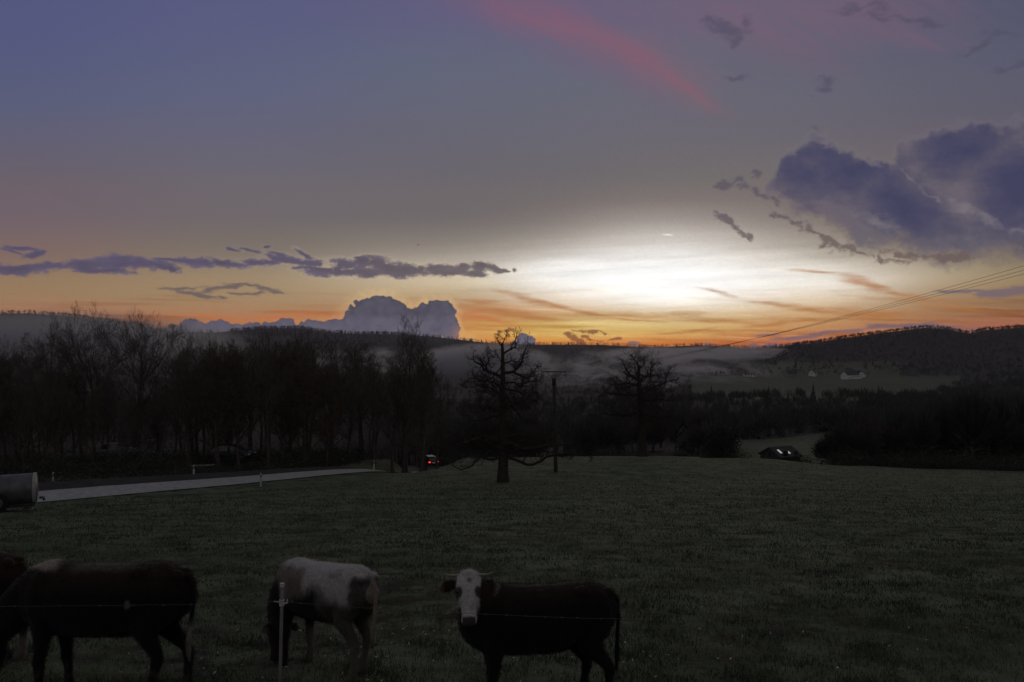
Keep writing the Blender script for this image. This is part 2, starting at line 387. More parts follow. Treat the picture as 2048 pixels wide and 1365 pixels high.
# ------------------------------------------------------------------ objects, tags, meshes
def tag(o, label=None, cat=None, group=None, kind=None):
    if label: o['label'] = label
    if cat: o['category'] = cat
    if group: o['group'] = group
    if kind: o['kind'] = kind
    return o
def empty(name, loc=(0, 0, 0), rz=0.0, label=None, cat=None, group=None):
    o = bpy.data.objects.new(name, None); COL.objects.link(o); o.empty_display_size = 0.2
    o.location = loc; o.rotation_euler = (0, 0, rz)
    return tag(o, label, cat, group)
def mesh_obj(name, V, F, mat, parent=None, smooth=False, attr=None):
    """V (n,3); F list of polygons or an int array (m,3|4)"""
    me = bpy.data.meshes.new(name)
    V = np.asarray(V, np.float32)
    if isinstance(F, np.ndarray):
        m, k = F.shape
        me.vertices.add(len(V)); me.vertices.foreach_set('co', V.ravel())
        me.loops.add(m * k); me.loops.foreach_set('vertex_index', F.astype(np.int32).ravel())
        me.polygons.add(m); me.polygons.foreach_set('loop_start', np.arange(0, m * k, k, dtype=np.int32))
        me.polygons.foreach_set('loop_total', np.full(m, k, np.int32))
        me.update(calc_edges=True)
    else:
        me.from_pydata([tuple(map(float, v)) for v in V], [], [tuple(int(i) for i in f) for f in F]); me.update()
    if smooth: me.polygons.foreach_set('use_smooth', np.ones(len(me.polygons), bool))
    if attr is not None:
        at = me.color_attributes.new('coat', 'FLOAT_COLOR', 'POINT')
        c = np.ones((len(V), 4), np.float32); c[:, :3] = attr
        at.data.foreach_set('color', c.ravel())
    me.materials.append(mat)
    o = bpy.data.objects.new(name, me); COL.objects.link(o)
    if parent is not None: o.parent = parent
    return o
def copy_tree(o, parent=None):
    c = o.copy(); COL.objects.link(c)
    if parent is not None: c.parent = parent
    for ch in list(o.children): copy_tree(ch, c)
    return c

class MB:
    """collects shapes into one mesh"""
    def __init__(s): s.V = []; s.F = []
    def add(s, V, F):
        n = len(s.V); s.V.extend([tuple(v) for v in V]); s.F.extend([tuple(i + n for i in f) for f in F]); return s
    def box(s, c, d, rot=None):
        hx, hy, hz = d[0] / 2, d[1] / 2, d[2] / 2
        P = [Vector((x, y, z)) for x in (-hx, hx) for y in (-hy, hy) for z in (-hz, hz)]
        if rot is not None: P = [rot @ p for p in P]
        P = [p + Vector(c) for p in P]
        return s.add(P, [(0, 1, 3, 2), (4, 6, 7, 5), (0, 4, 5, 1), (2, 3, 7, 6), (0, 2, 6, 4), (1, 5, 7, 3)])
    def tube(s, pts, rad, n=8, cap=True):
        pts = [Vector(p) for p in pts]
        if not hasattr(rad, '__len__'): rad = [rad] * len(pts)
        rings = []; ref = None
        for i, p in enumerate(pts):
            t = (pts[min(i + 1, len(pts) - 1)] - pts[max(i - 1, 0)]).normalized()
            if ref is None: ref = Vector((0, 0, 1)) if abs(t.z) < .9 else Vector((1, 0, 0))
            a = (ref - t * ref.dot(t)).normalized(); b = t.cross(a); ref = a
            rings.append([p + (a * math.cos(q) + b * math.sin(q)) * rad[i] for q in [2 * math.pi * k / n for k in range(n)]])
        V = [v for r in rings for v in r]; F = []
        for i in range(len(rings) - 1):
            for k in range(n):
                F.append((i * n + k, i * n + (k + 1) % n, (i + 1) * n + (k + 1) % n, (i + 1) * n + k))
        if cap: F.append(tuple(range(n))[::-1]); F.append(tuple((len(rings) - 1) * n + k for k in range(n)))
        return s.add(V, F)
    def build(s, name, mat, parent=None, smooth=False): return mesh_obj(name, s.V, s.F, mat, parent, smooth)

# ------------------------------------------------------------------ materials
def mat(name, col, rough=0.85, var=0.25, scale=6.0, metal=0.0, spec=0.25, col2=None, bump=0.0, emit=None, obj=False):
    m = bpy.data.materials.new(name); m.use_nodes = True; nt = m.node_tree; g = NG(nt)
    b = nt.nodes['Principled BSDF']
    b.inputs['Roughness'].default_value = rough; b.inputs['Metallic'].default_value = metal
    b.inputs['Specular IOR Level'].default_value = spec
    geo = g.n('ShaderNodeNewGeometry') if not obj else g.n('ShaderNodeTexCoord')
    P = geo.outputs['Position'] if not obj else geo.outputs['Object']
    n = g.noise(P, scale, 4, 0.6)
    c2 = col2 if col2 else tuple(v * (1 - var) for v in col); c1 = tuple(v * (1 + var * .5) for v in col) if not col2 else col
    g.l.new(g.mix(g.ss(n, 0.32, 0.68), c4(c2), c4(c1)), b.inputs['Base Color'])
    if bump:
        bp = g.n('ShaderNodeBump'); bp.inputs['Strength'].default_value = bump; g.l.new(n, bp.inputs['Height']); g.l.new(bp.outputs[0], b.inputs['Normal'])
    if emit:
        b.inputs['Emission Color'].default_value = c4(emit[0]); b.inputs['Emission Strength'].default_value = emit[1]
    return m

def ground_material():
    m = bpy.data.materials.new('pasture_grass'); m.use_nodes = True; nt = m.node_tree; g = NG(nt)
    b = nt.nodes['Principled BSDF']; b.inputs['Roughness'].default_value = 0.95; b.inputs['Specular IOR Level'].default_value = 0.12
    P = g.n('ShaderNodeNewGeometry').outputs['Position']
    n1 = g.noise(P, 0.35, 5, 0.62); n2 = g.noise(P, 1.8, 5, 0.65); n3 = g.noise(P, 9.0, 4, 0.7); n4 = g.noise(P, 0.03, 4, 0.5)
    c = g.mix(g.ss(n1, 0.35, 0.65), c4((0.070, 0.090, 0.054)), c4((0.138, 0.160, 0.098)))
    c = g.mix(g.m('MULTIPLY', g.ss(g.noise(P, 0.8, 6, 0.7), 0.50, 0.66), 0.8), c, c4((0.026, 0.027, 0.018)))
    c = g.mix(g.m('MULTIPLY', g.ss(n3, 0.5, 0.8), 0.6), c, c4((0.125, 0.132, 0.085)))
    c = g.mix(g.m('MULTIPLY', g.ss(n4, 0.45, 0.7), 0.5), c, c4((0.105, 0.105, 0.066)))
    g.l.new(c, b.inputs['Base Color'])
    at = g.n('ShaderNodeVertexColor'); at.layer_name = 'coat'; q = g.csep(at.outputs['Color'])
    c = g.mix(q[0], c, g.mix(g.ss(n1, .35, .65), c4((0.040, 0.034, 0.028)), c4((0.062, 0.052, 0.042))))       # leaf litter under the woods
    c = g.mix(g.m('MULTIPLY', q[1], g.ss(n2, .38, .62)), c, g.mix(g.ss(n3, .4, .7), c4((0.020, 0.017, 0.013)), c4((0.036, 0.031, 0.024))))  # trodden mud, plus darkening painted into the near pasture
    g.l.new(c, b.inputs['Base Color'])
    bp = g.n('ShaderNodeBump'); bp.inputs['Strength'].default_value = 0.9; bp.inputs['Distance'].default_value = 0.12
    g.l.new(g.m('ADD', n2, g.m('MULTIPLY', n3, 0.5)), bp.inputs['Height']); g.l.new(bp.outputs[0], b.inputs['Normal'])
    return m

# ------------------------------------------------------------------ lie of the land
TCOL = [-500, 0, 340, 700, 930, 1100, 1300, 1500, 1700, 1900, 2048, 2550]
TY = [40, 66, 80, 100, 115, 130, 180, 250, 400, 600, 750, 900, 1050, 1200, 1350, 1600, 2000, 2400, 2800, 3300]
TROW = [
 [1008,965,948,936,936,940,938,925,860,780,745,715,690,655,640,650,680,700,700,705],
 [1008,965,945,934,934,938,938,925,860,780,745,715,680,645,628,640,670,700,700,705],
 [1008,965,940,928,930,938,940,925,880,800,765,740,722,705,692,678,666,664,668,685],
 [1008,965,937,920,924,932,938,926,888,830,800,775,757,742,730,712,688,667,672,690],
 [1008,965,936,916,918,928,936,925,885,835,808,785,768,756,746,734,716,698,681,695],
 [1008,965,936,915,916,926,934,920,882,835,810,790,775,765,758,746,727,708,690,703],
 [1008,965,936,915,915,924,916,902,865,815,793,770,757,748,743,736,722,708,695,705],
 [1008,966,940,921,917,930,925,898,868,810,786,758,745,738,730,722,712,704,695,705],
 [1010,968,949,935,932,946,925,890,845,800,783,757,733,702,670,690,700,705,708,712],
 [1012,972,953,941,939,948,925,888,842,800,788,762,730,690,655,678,700,705,708,712],
 [1013,975,956,946,943,952,925,885,840,798,772,748,718,684,652,668,700,705,708,712],
 [1013,975,956,946,943,952,925,885,840,798,772,748,718,684,648,665,700,705,708,712]]
SKYL_C = [0,60,130,200,280,340,420,530,600,650,700,800,880,930,1000,1200,1300,1400,1480,1512,1540,1620,1700,1770,1850,1900,1940,1970,2048]
SKYL_R = [628,627,632,641,652,662,666,657,657,664,668,669,675,681,689,690,695,691,695,699,695,687,675,666,656,660,668,661,655]
def pchip_eval(xk, yk, x):
    """xk (K,), yk (K, N) ; x (N,) per column"""
    h = np.diff(xk)[:, None]; d = np.diff(yk, axis=0) / h
    m = np.zeros_like(yk)
    w1 = 2 * h[1:] + h[:-1]; w2 = h[1:] + 2 * h[:-1]
    with np.errstate(divide='ignore', invalid='ignore'):
        hm = (w1 + w2) / (w1 / d[:-1] + w2 / d[1:])
    m[1:-1] = np.where(d[:-1] * d[1:] > 0, hm, 0); m[0] = d[0]; m[-1] = d[-1]
    i = np.clip(np.searchsorted(xk, x) - 1, 0, len(xk) - 2)
    n = np.arange(len(x)); hh = xk[i + 1] - xk[i]; t = np.clip((x - xk[i]) / hh, 0, 1)
    y0, y1, m0, m1 = yk[i, n], yk[i + 1, n], m[i, n], m[i + 1, n]
    return y0 * (1 + 2 * t) * (1 - t) ** 2 + m0 * hh * t * (1 - t) ** 2 + y1 * t * t * (3 - 2 * t) + m1 * hh * t * t * (t - 1)

ROAD = np.array([(-74, 8, -6.2), (-54, 22, -7.4), (-40, 35, -8.45), (-29, 50, -9.45), (-21.8, 61, -10.42), (-14, 78, -12.25), (-10.9, 89, -14.9), (-10.9, 100, -16.7), (-12, 112, -17.9), (-16, 135, -21.5), (-22, 170, -26.0)])
def _dense(P, k=14):
    out = []
    n = len(P)
    for i in range(n - 1):
        p0, p1, p2, p3 = P[max(i - 1, 0)], P[i], P[i + 1], P[min(i + 2, n - 1)]
        for j in range(k):
            t = j / k
            out.append(0.5 * (2 * p1 + (p2 - p0) * t + (2 * p0 - 5 * p1 + 4 * p2 - p3) * t * t + (3 * p1 - p0 - 3 * p2 + p3) * t ** 3))
    out.append(P[-1]); return np.array(out)
ROADD = _dense(ROAD)
def road_near(x, y):
    """distance to the centre line, its height there, and the side (+ = far side)"""
    best = np.full(x.shape, 1e9); hz = np.zeros(x.shape); side = np.zeros(x.shape)
    for i in range(len(ROADD) - 1):
        a, b = ROADD[i], ROADD[i + 1]; d = b[:2] - a[:2]; L = d @ d
        t = np.clip(((x - a[0]) * d[0] + (y - a[1]) * d[1]) / L, 0, 1)
        qx, qy = a[0] + t * d[0], a[1] + t * d[1]
        dd = np.hypot(x - qx, y - qy); k = dd < best
        best = np.where(k, dd, best); hz = np.where(k, a[2] + t * (b[2] - a[2]), hz)
        side = np.where(k, np.sign((x - qx) * -d[1] + (y - qy) * d[0]) * dd, side)
    return best, hz, side
RW = 1.0
def road_tilt(y): return 0.19 * np.clip((92 - y) / 40, 0.1, 1)

def H(x, y):
    x = np.atleast_1d(np.asarray(x, float)).ravel(); y = np.atleast_1d(np.asarray(y, float)).ravel()
    r = np.hypot(x, y); th = np.arctan2(x, y); thc = np.clip(th, -0.76, 0.76)
    D = np.maximum(r * np.cos(thc), 0.01); col = 1024 + FPX * np.tan(thc)
    A = np.array(TROW, float).T            # (K, cols)
    ci = np.clip(np.searchsorted(TCOL, col) - 1, 0, len(TCOL) - 2); tc = np.array(TCOL, float)
    t = (col - tc[ci]) / (tc[ci + 1] - tc[ci]); t = t * t * (3 - 2 * t)
    rows = A[:, ci] * (1 - t) + A[:, ci + 1] * t      # (K, N)
    TYa = np.array(TY, float)
    far = TYa > 700
    mr = rows[far].min(0); S = np.interp(col, SKYL_C, SKYL_R)
    w = np.clip((TYa - 700) / 500, 0, 1)[:, None]
    rows = rows + (S - mr)[None, :] * w
    Q = rows - FPX * 2.2 / TYa[:, None]
    Q = np.vstack([np.full((2, len(x)), 921.0), Q]); lx = np.log(np.concatenate([[2, 15], TYa]))
    Dc = np.clip(D, 2, 3300)
    qq = pchip_eval(lx, Q, np.log(Dc))
    z = -(qq + FPX * 2.2 / D - HZ) / FPX * D
    z = np.where(D > 3300, z, z)
    bk = sst(th.__abs__(), 1.2, 2.2)
    z = z * (1 - bk) + (-2.2 + 0.04 * np.minimum(r, 400)) * bk
    # gentle unevenness
    z = z + 0.05 * np.minimum(D, 30) / 30 * perlin(x / 6, y / 6, 3) + 0.25 * sst(D, 20, 90) * (1 - sst(D, 90, 105)) * perlin(x / 22, y / 22, 4) * 0.6
    z = z + sst(D, 130, 500) * 2.2 * perlin(x / 90, y / 90, 5) * (1 - sst(D, 900, 1200))
    m = (np.abs(x + 30) < 90) & (y > -5) & (y < 215)
    if m.any():
        d, hz, sd_ = road_near(x[m], y[m])
        til = road_tilt(y[m]) * np.clip(sd_ / RW, -1, 1.3)
        k = sst(d, 5.5 + 3.5 * sst(y[m], 85, 70), RW + 0.6) * sst(y[m], 210, 170)
        z[m] = z[m] * (1 - k) + (hz - 0.10 + til) * k
    return z
def h1(x, y): return float(H([x], [y])[0])
def at(col, Y): return (col - 1024) / FPX * Y, Y
def ground(col, Y, dz=0.0):
    x, y = at(col, Y); return Vector((x, y, h1(x, y) + dz))

def build_ground():
    th = np.concatenate([np.linspace(-math.pi, -0.8, 60, endpoint=False), np.linspace(-0.8, 0.8, 620), np.linspace(0.8, math.pi, 60)[1:]])
    r = np.concatenate([[0.3, 1, 2, 3, 4], np.geomspace(4.6, 3400, 330)])
    TH, RR = np.meshgrid(th, r)
    X = np.sin(TH) * RR; Y = np.cos(TH) * RR
    Z = H(X.ravel(), Y.ravel())
    # tufty relief in the near pasture
    D = RR.ravel()
    xf, yf = X.ravel(), Y.ravel()
    Z += 0.035 * nfbm(xf, yf, 1.3, 1.3, 3, .6, 21) * sst(D, 80, 20)
    V = np.stack([xf, yf, Z], -1); n, m = len(r), len(th)
    i = np.arange((n - 1) * (m - 1)); a = (i // (m - 1)) * m + i % (m - 1)
    F = np.stack([a, a + 1, a + 1 + m, a + m], -1)
    colv = 1024 + FPX * xf / np.maximum(yf, .1); row = HZ - FPX * Z / np.maximum(yf, .1); Dy = yf
    wd = sst(Dy, 128, 150); md = (colv > 1385) & (colv < 1930 - (row - 757) * 1.5) & (row > 752) & (row < 800); md |= (colv > 1465) & (colv < 1690) & (Dy < 330)
    md |= (colv < 460) & (Dy > 900) | (Dy > 900) & (colv > 1500) & (colv < 1800) & (row > 725)
    wd = np.where(md, 0, wd); wd = np.where((colv < 700) & (Dy > 76) & (Dy < 150) & (road_near(xf, yf)[0] > 6), 1, wd)
    tr = sst(nfbm(xf, yf, 5, 5, 3, .6, 51), -.25, .45) * sst(D, 40, 8)  # patchy mud mask; its distance falloff paints the near pasture darker
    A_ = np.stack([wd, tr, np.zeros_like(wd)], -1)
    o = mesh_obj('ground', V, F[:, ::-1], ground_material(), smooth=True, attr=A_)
    tag(o, kind='structure'); return o
build_ground()

def ribbon(name, P, w, tiltf, mt, dz, n=1, jitter=0.0, u0=-1.0, u1=1.0, nx=4):
    V = []; F = []; rs = random.Random(4)
    for i, p in enumerate(P):
        d = (P[min(i + 1, len(P) - 1)] - P[max(i - 1, 0)])[:2]; d = d / np.hypot(*d); nrm = np.array([-d[1], d[0]])
        for k in range(nx + 1):
            u = u0 + (u1 - u0) * k / nx
            if k in (0, nx): u += rs.uniform(-1, 1) * jitter
            q = p[:2] + nrm * u * w
            V.append((q[0], q[1], p[2] + dz + tiltf(p[1]) * u))
    for i in range(len(P) - 1):
        for k in range(nx):
            a = i * (nx + 1) + k
            F.append((a, a + 1, a + nx + 2, a + nx + 1))
    return tag(mesh_obj(name, V, F, mt, smooth=True), kind='structure')
M_ROAD = mat('worn_asphalt', (0.37, 0.36, 0.33), 0.55, 0.22, 3.0, spec=0.5, bump=0.15)
M_VERGE = mat('road_verge', (0.040, 0.040, 0.034), 0.9, 0.3, 1.2, bump=0.3)
def tiltn(y): return float(road_tilt(np.array([y]))[0])
ribbon('verge', ROADD[:-30], RW, tiltn, M_VERGE, -0.02, u0=0.99, u1=2.7, jitter=.12)
ribbon('road', ROADD[:-14], RW, tiltn, M_ROAD, -0.012, jitter=0.03)
# pale farm track along the far brow of the pasture
TRK = np.array([[*at(c, Y), 0] for c, Y in ((1130, 111), (1180, 112), (1260, 112), (1330, 113), (1400, 114))], float)
TRK = _dense(TRK, 6)
TRK[:, 2] = H(TRK[:, 0], TRK[:, 1])
ribbon('path', TRK, 0.6, lambda y: 0.0, mat('track_gravel', (0.16, 0.155, 0.14), 0.9, 0.2, 2.0), 0.05)

# ------------------------------------------------------------------ trees
M_BARK = mat('bark', (0.10, 0.085, 0.072), 0.95, 0.4, 5.0, spec=0.1, bump=0.4)
M_BARK_D = mat('silhouette_bark', (0.06, 0.05, 0.042), 0.95, 0.4, 5.0, spec=0.1, bump=0.4)  # bark colour darkened so the field trees read as silhouettes
M_TWIG_D = mat('dark_twigs', (0.07, 0.058, 0.048), 0.95, 0.35, 2.0, spec=0.1)
M_TWIG = mat('twigs', (0.125, 0.105, 0.09), 0.95, 0.35, 2.0, spec=0.1)
M_DEADLEAF = mat('withered_leaves', (0.11, 0.075, 0.045), 0.95, 0.5, 2.0, spec=0.1)
M_EVERGREEN = mat('evergreen_leaves', (0.030, 0.042, 0.026), 0.9, 0.4, 2.0, spec=0.15)
M_WOODFAR = mat('distant_woodland', (0.055, 0.055, 0.050), 0.95, 0.45, 0.05, spec=0.05)

class Skel:
    """tapered tubes gathered fast; each polyline has a radius per point"""
    def __init__(s): s.V = []; s.F = []; s.n = 0
    def tube(s, P, Rr, sides):
        k = len(P); P = np.asarray(P, float); T = np.gradient(P, axis=0)
        T /= np.linalg.norm(T, axis=1)[:, None] + 1e-9
        ref = np.array([0.3, 0.9, 0.1]) if abs(T[0][1]) < .8 else np.array([1.0, 0, 0.1])
        A = ref - T * (T @ ref)[:, None]; A /= np.linalg.norm(A, axis=1)[:, None] + 1e-9
        B = np.cross(T, A); q = np.arange(sides) * 2 * math.pi / sides
        R_ = np.asarray(Rr, float)
        V = P[:, None, :] + (A[:, None, :] * np.cos(q)[None, :, None] + B[:, None, :] * np.sin(q)[None, :, None]) * R_[:, None, None]
        s.V.append(V.reshape(-1, 3))
        i = np.arange(k - 1)[:, None] * sides; j = np.arange(sides)[None, :]; j2 = (j + 1) % sides
        F = np.stack([i + j, i + j2, i + sides + j2, i + sides + j], -1).reshape(-1, 4) + s.n
        s.F.append(F); s.n += k * sides
    def obj(s, name, mt, parent=None, smooth=True):
        if not s.V: return None
        return mesh_obj(name, np.concatenate(s.V), np.concatenate(s.F), mt, parent, smooth)

def unit(v): return v / (np.linalg.norm(v) + 1e-9)
def grow(rs, wood, twig, p, d, L, r, lvl, maxl, up=0.25, wig=0.25, kids=(6, 6, 5, 4), spread=0.9, droop=0.0, minr=0.012, rec=None):
    """one crooked branch and everything that forks off it"""
    n = max(3, int(5 - lvl * 0.5)) + (2 if lvl == 0 else 0)
    P = [np.array(p, float)]; dd = unit(np.array(d, float)); seg = L / n
    for i in range(n):
        dd = unit(dd + rs.normal(0, wig, 3) + np.array([0, 0, up * 0.35 - droop * (i / n)]))
        P.append(P[-1] + dd * seg)
    P = np.array(P); R_ = np.maximum(r * (1 - 0.72 * np.linspace(0, 1, n + 1)), minr)
    (wood if lvl <= 1 else twig).tube(P, R_, 7 if lvl == 0 else 5 if lvl == 1 else 3)
    if lvl >= maxl: return P
    k = kids[min(lvl, len(kids) - 1)]
    for j in range(k):
        f = 0.25 + 0.75 * (j + rs.rand() * 0.9) / k; f = min(f, 0.99)
        ii = f * n; a = int(ii); q = P[a] + (P[min(a + 1, n)] - P[a]) * (ii - a)
        t = unit(P[min(a + 1, n)] - P[a]); s_ = unit(np.cross(t, rs.normal(0, 1, 3)))
        ang = spread * (0.55 + 0.6 * rs.rand())
        nd = t * math.cos(ang) + s_ * math.sin(ang)
        grow(rs, wood, twig, q, nd, L * (0.62 - 0.22 * f) * (0.75 + 0.5 * rs.rand()), max(R_[a] * 0.6, minr), lvl + 1, maxl, up, wig, kids, spread, droop, minr)
    return P

def leaf_cards(rs, pts, size, n):
    """small bent leaf-sized faces scattered round the given points"""
    idx = rs.randint(0, len(pts), n); C = pts[idx] + rs.normal(0, size * 2.2, (n, 3))
    a = rs.normal(0, 1, (n, 3)); a /= np.linalg.norm(a, axis=1)[:, None]
    b = np.cross(a, rs.normal(0, 1, (n, 3))); b /= np.linalg.norm(b, axis=1)[:, None]
    s = size * (0.6 + 0.8 * rs.rand(n, 1))
    V = np.stack([C - a * s, C + b * s * .55, C + a * s, C - b * s * .55], 1).reshape(-1, 3)
    return V, np.arange(4 * n).reshape(-1, 4)

def wood_tree(seed, h=17.0, low=0.35, style='tall', leaves=0):
    """a bare winter tree of the roadside wood"""
    rs = np.random.RandomState(seed); wood, twig = Skel(), Skel()
    n = 9; P = [np.array([0, 0, -0.4])]; d = np.array([0, 0, 1.0])
    top = h * (0.72 if style == 'wide' else 0.8 if style == 'hero' else 0.85)
    for i in range(n):
        d = unit(d + rs.normal(0, 0.06, 3) * np.array([1, 1, 0.2]) + np.array([0, 0, .1])); P.append(P[-1] + d * top / n)
    P = np.array(P); r0 = 0.017 * h
    R_ = r0 * (1 - 0.82 * np.linspace(0, 1, n + 1) ** 1.1); R_[0] *= 1.5
    wood.tube(P, R_, 8)
    k = 15 if style == 'tall' else 12
    for j in range(k):
        f = low + (1 - low) * (j + rs.rand() * 0.6) / k; f = min(f, .985)
        ii = f * n; a = int(ii); q = P[a] + (P[a + 1] - P[a]) * (ii - a)
        az_ = j * 2.4 + rs.rand(); el_ = (0.35 + 0.75 * f + 0.25 * rs.rand()) if style == 'tall' else (0.2 + 1.0 * f)
        dd = np.array([math.cos(az_) * math.cos(el_), math.sin(az_) * math.cos(el_), math.sin(el_)])
        L = h * (0.30 - 0.10 * f if style == 'tall' else 0.36 - 0.08 * f) * (0.8 + 0.4 * rs.rand())
        grow(rs, wood, twig, q, dd, L, max(R_[a] * 0.55, 0.05), 1, 4, up=0.35, wig=0.17, kids=(0, 8, 5, 4, 3), spread=0.75, minr=0.009)
    if style == 'hero':
        for j in range(5):
            a = int((.52 + .09 * j) * n); az_ = j * 2.5 + 1; dd = np.array([math.cos(az_) * .75, math.sin(az_) * .75, .8])
            grow(rs, wood, twig, P[min(a, n)], dd, h * .42, R_[min(a, n)] * .7, 1, 5, up=.3, wig=.2, kids=(0, 8, 5, 4, 3), spread=.8, minr=.010)
    # thin shoots low on the stem
    for j in range(10):
        f = rs.uniform(0.08, low + .1); ii = f * n; a = int(ii); q = P[a]
        az_ = rs.uniform(0, 6.28)
        grow(rs, twig, twig, q, (math.cos(az_), math.sin(az_), rs.uniform(0, .8)), h * 0.10, 0.03, 2, 3, up=.3, wig=.25, kids=(0, 0, 5, 3), minr=0.008)
    root = empty('bare_tree')
    wood.obj('trunk', M_BARK, root); tw = twig.obj('crown', M_TWIG, root)
    if leaves:
        pts = np.concatenate(twig.V); V, F = leaf_cards(rs, pts, 0.085, leaves)
        mesh_obj('leaves', V, F, M_DEADLEAF, root)
    return root

def z6(zx, zy): return 850 + zx / 3.79, 640 + zy / 3.79       # reading coordinates of two close studies of the trees
def z7(zx, zy): return 1150 + zx / 4.267, 640 + zy / 4.267
def limb_pts(rs, pts, Y, conv, base, depth=1.0, y0=0.0):
    out = []; dy = y0
    for i, (a, b) in enumerate(pts):
        c, r_ = conv(a, b)
        if i: dy += rs.normal(0, depth)
        YY_ = Y + dy
        out.append(((c - 1024) / FPX * YY_ - base.x, YY_ - base.y, -(r_ - HZ) / FPX * YY_ - base.z))
    return np.array(out)
def resample(P, n):
    s_ = np.concatenate([[0], np.cumsum(np.linalg.norm(np.diff(P, axis=0), axis=1))]); u = np.linspace(0, s_[-1], n)
    return np.stack([np.interp(u, s_, P[:, k]) for k in range(3)], -1)

def field_tree(Y, trunk, limbs, conv, seed, base_cr, r0, label, twigk=(6, 5, 3), tl=1.6, extra=0, extra_band=(2, 8), extra_len=2.5, trunk_top=.25):
    rs = np.random.RandomState(seed)
    base = ground(base_cr, Y)
    wood, twig = Skel(), Skel()
    T = resample(limb_pts(rs, trunk, Y, conv, base, 0.0), 16)
    T[0] = (T[0][0], 0, -0.5); T[:, 1] += np.cumsum(rs.normal(0, .05, 16)); T[1:, 0] += rs.normal(0, .035, 15)
    Rt = r0 * (1 - (1 - trunk_top) * np.linspace(0, 1, 16) ** 1.2); Rt[0] *= 1.45; Rt[1] *= 1.1
    wood.tube(T, Rt, 12)
    def dress(P, Rr, kids, L):
        for i in range(kids):
            f = 0.12 + 0.88 * (i + rs.rand()) / kids; n = len(P) - 1; ii = min(f, .98) * n; a = int(ii)
            q = P[a] + (P[a + 1] - P[a]) * (ii - a); t = unit(P[a + 1] - P[a]); s_ = unit(np.cross(t, rs.normal(0, 1, 3)))
            an = .5 + .8 * rs.rand()
            grow(rs, wood, twig, q, t * math.cos(an) + s_ * math.sin(an), L * (1.15 - .5 * f) * (.6 + .7 * rs.rand()), max(Rr[a] * .5, .03), 2, 4, up=.35, wig=.34, kids=(0, 0) + twigk, spread=.95, minr=.007)
    for L_ in limbs:
        pts, r, dep = L_[0], L_[1], L_[2]
        P = limb_pts(rs, pts, Y, conv, base, dep)
        n = max(6, int(len(pts) * 3)); P = resample(P, n)
        a = np.argmin(np.linalg.norm(T - P[0], axis=1)); P[0][1] = T[a][1]
        w = np.linspace(0, 1, n)[:, None]; P = P + rs.normal(0, .05, (n, 3)) * np.sin(w * 3.14)
        Rr = r * (1 - .75 * w[:, 0]); wood.tube(P, Rr, 7)
        dress(P, Rr, L_[3] if len(L_) > 3 else 8, tl if len(L_) < 5 else L_[4])
    for i in range(extra):
        hz_ = rs.uniform(*extra_band); a = int(np.argmin(np.abs(T[:, 2] - hz_))); az_ = rs.uniform(0, 6.28)
        e_ = rs.uniform(-.1, .7)
        grow(rs, wood, twig, T[a], (math.cos(az_) * math.cos(e_), math.sin(az_) * math.cos(e_), math.sin(e_)), extra_len * rs.uniform(.6, 1.2), .07, 1, 4, up=.16, wig=.3, kids=(0, 8, 6, 4, 3), spread=.9, minr=.007)
    root = empty('bare_tree', base, 0, label, 'tree')
    wood.obj('trunk', M_BARK_D, root); twig.obj('crown', M_TWIG_D, root)
    return root

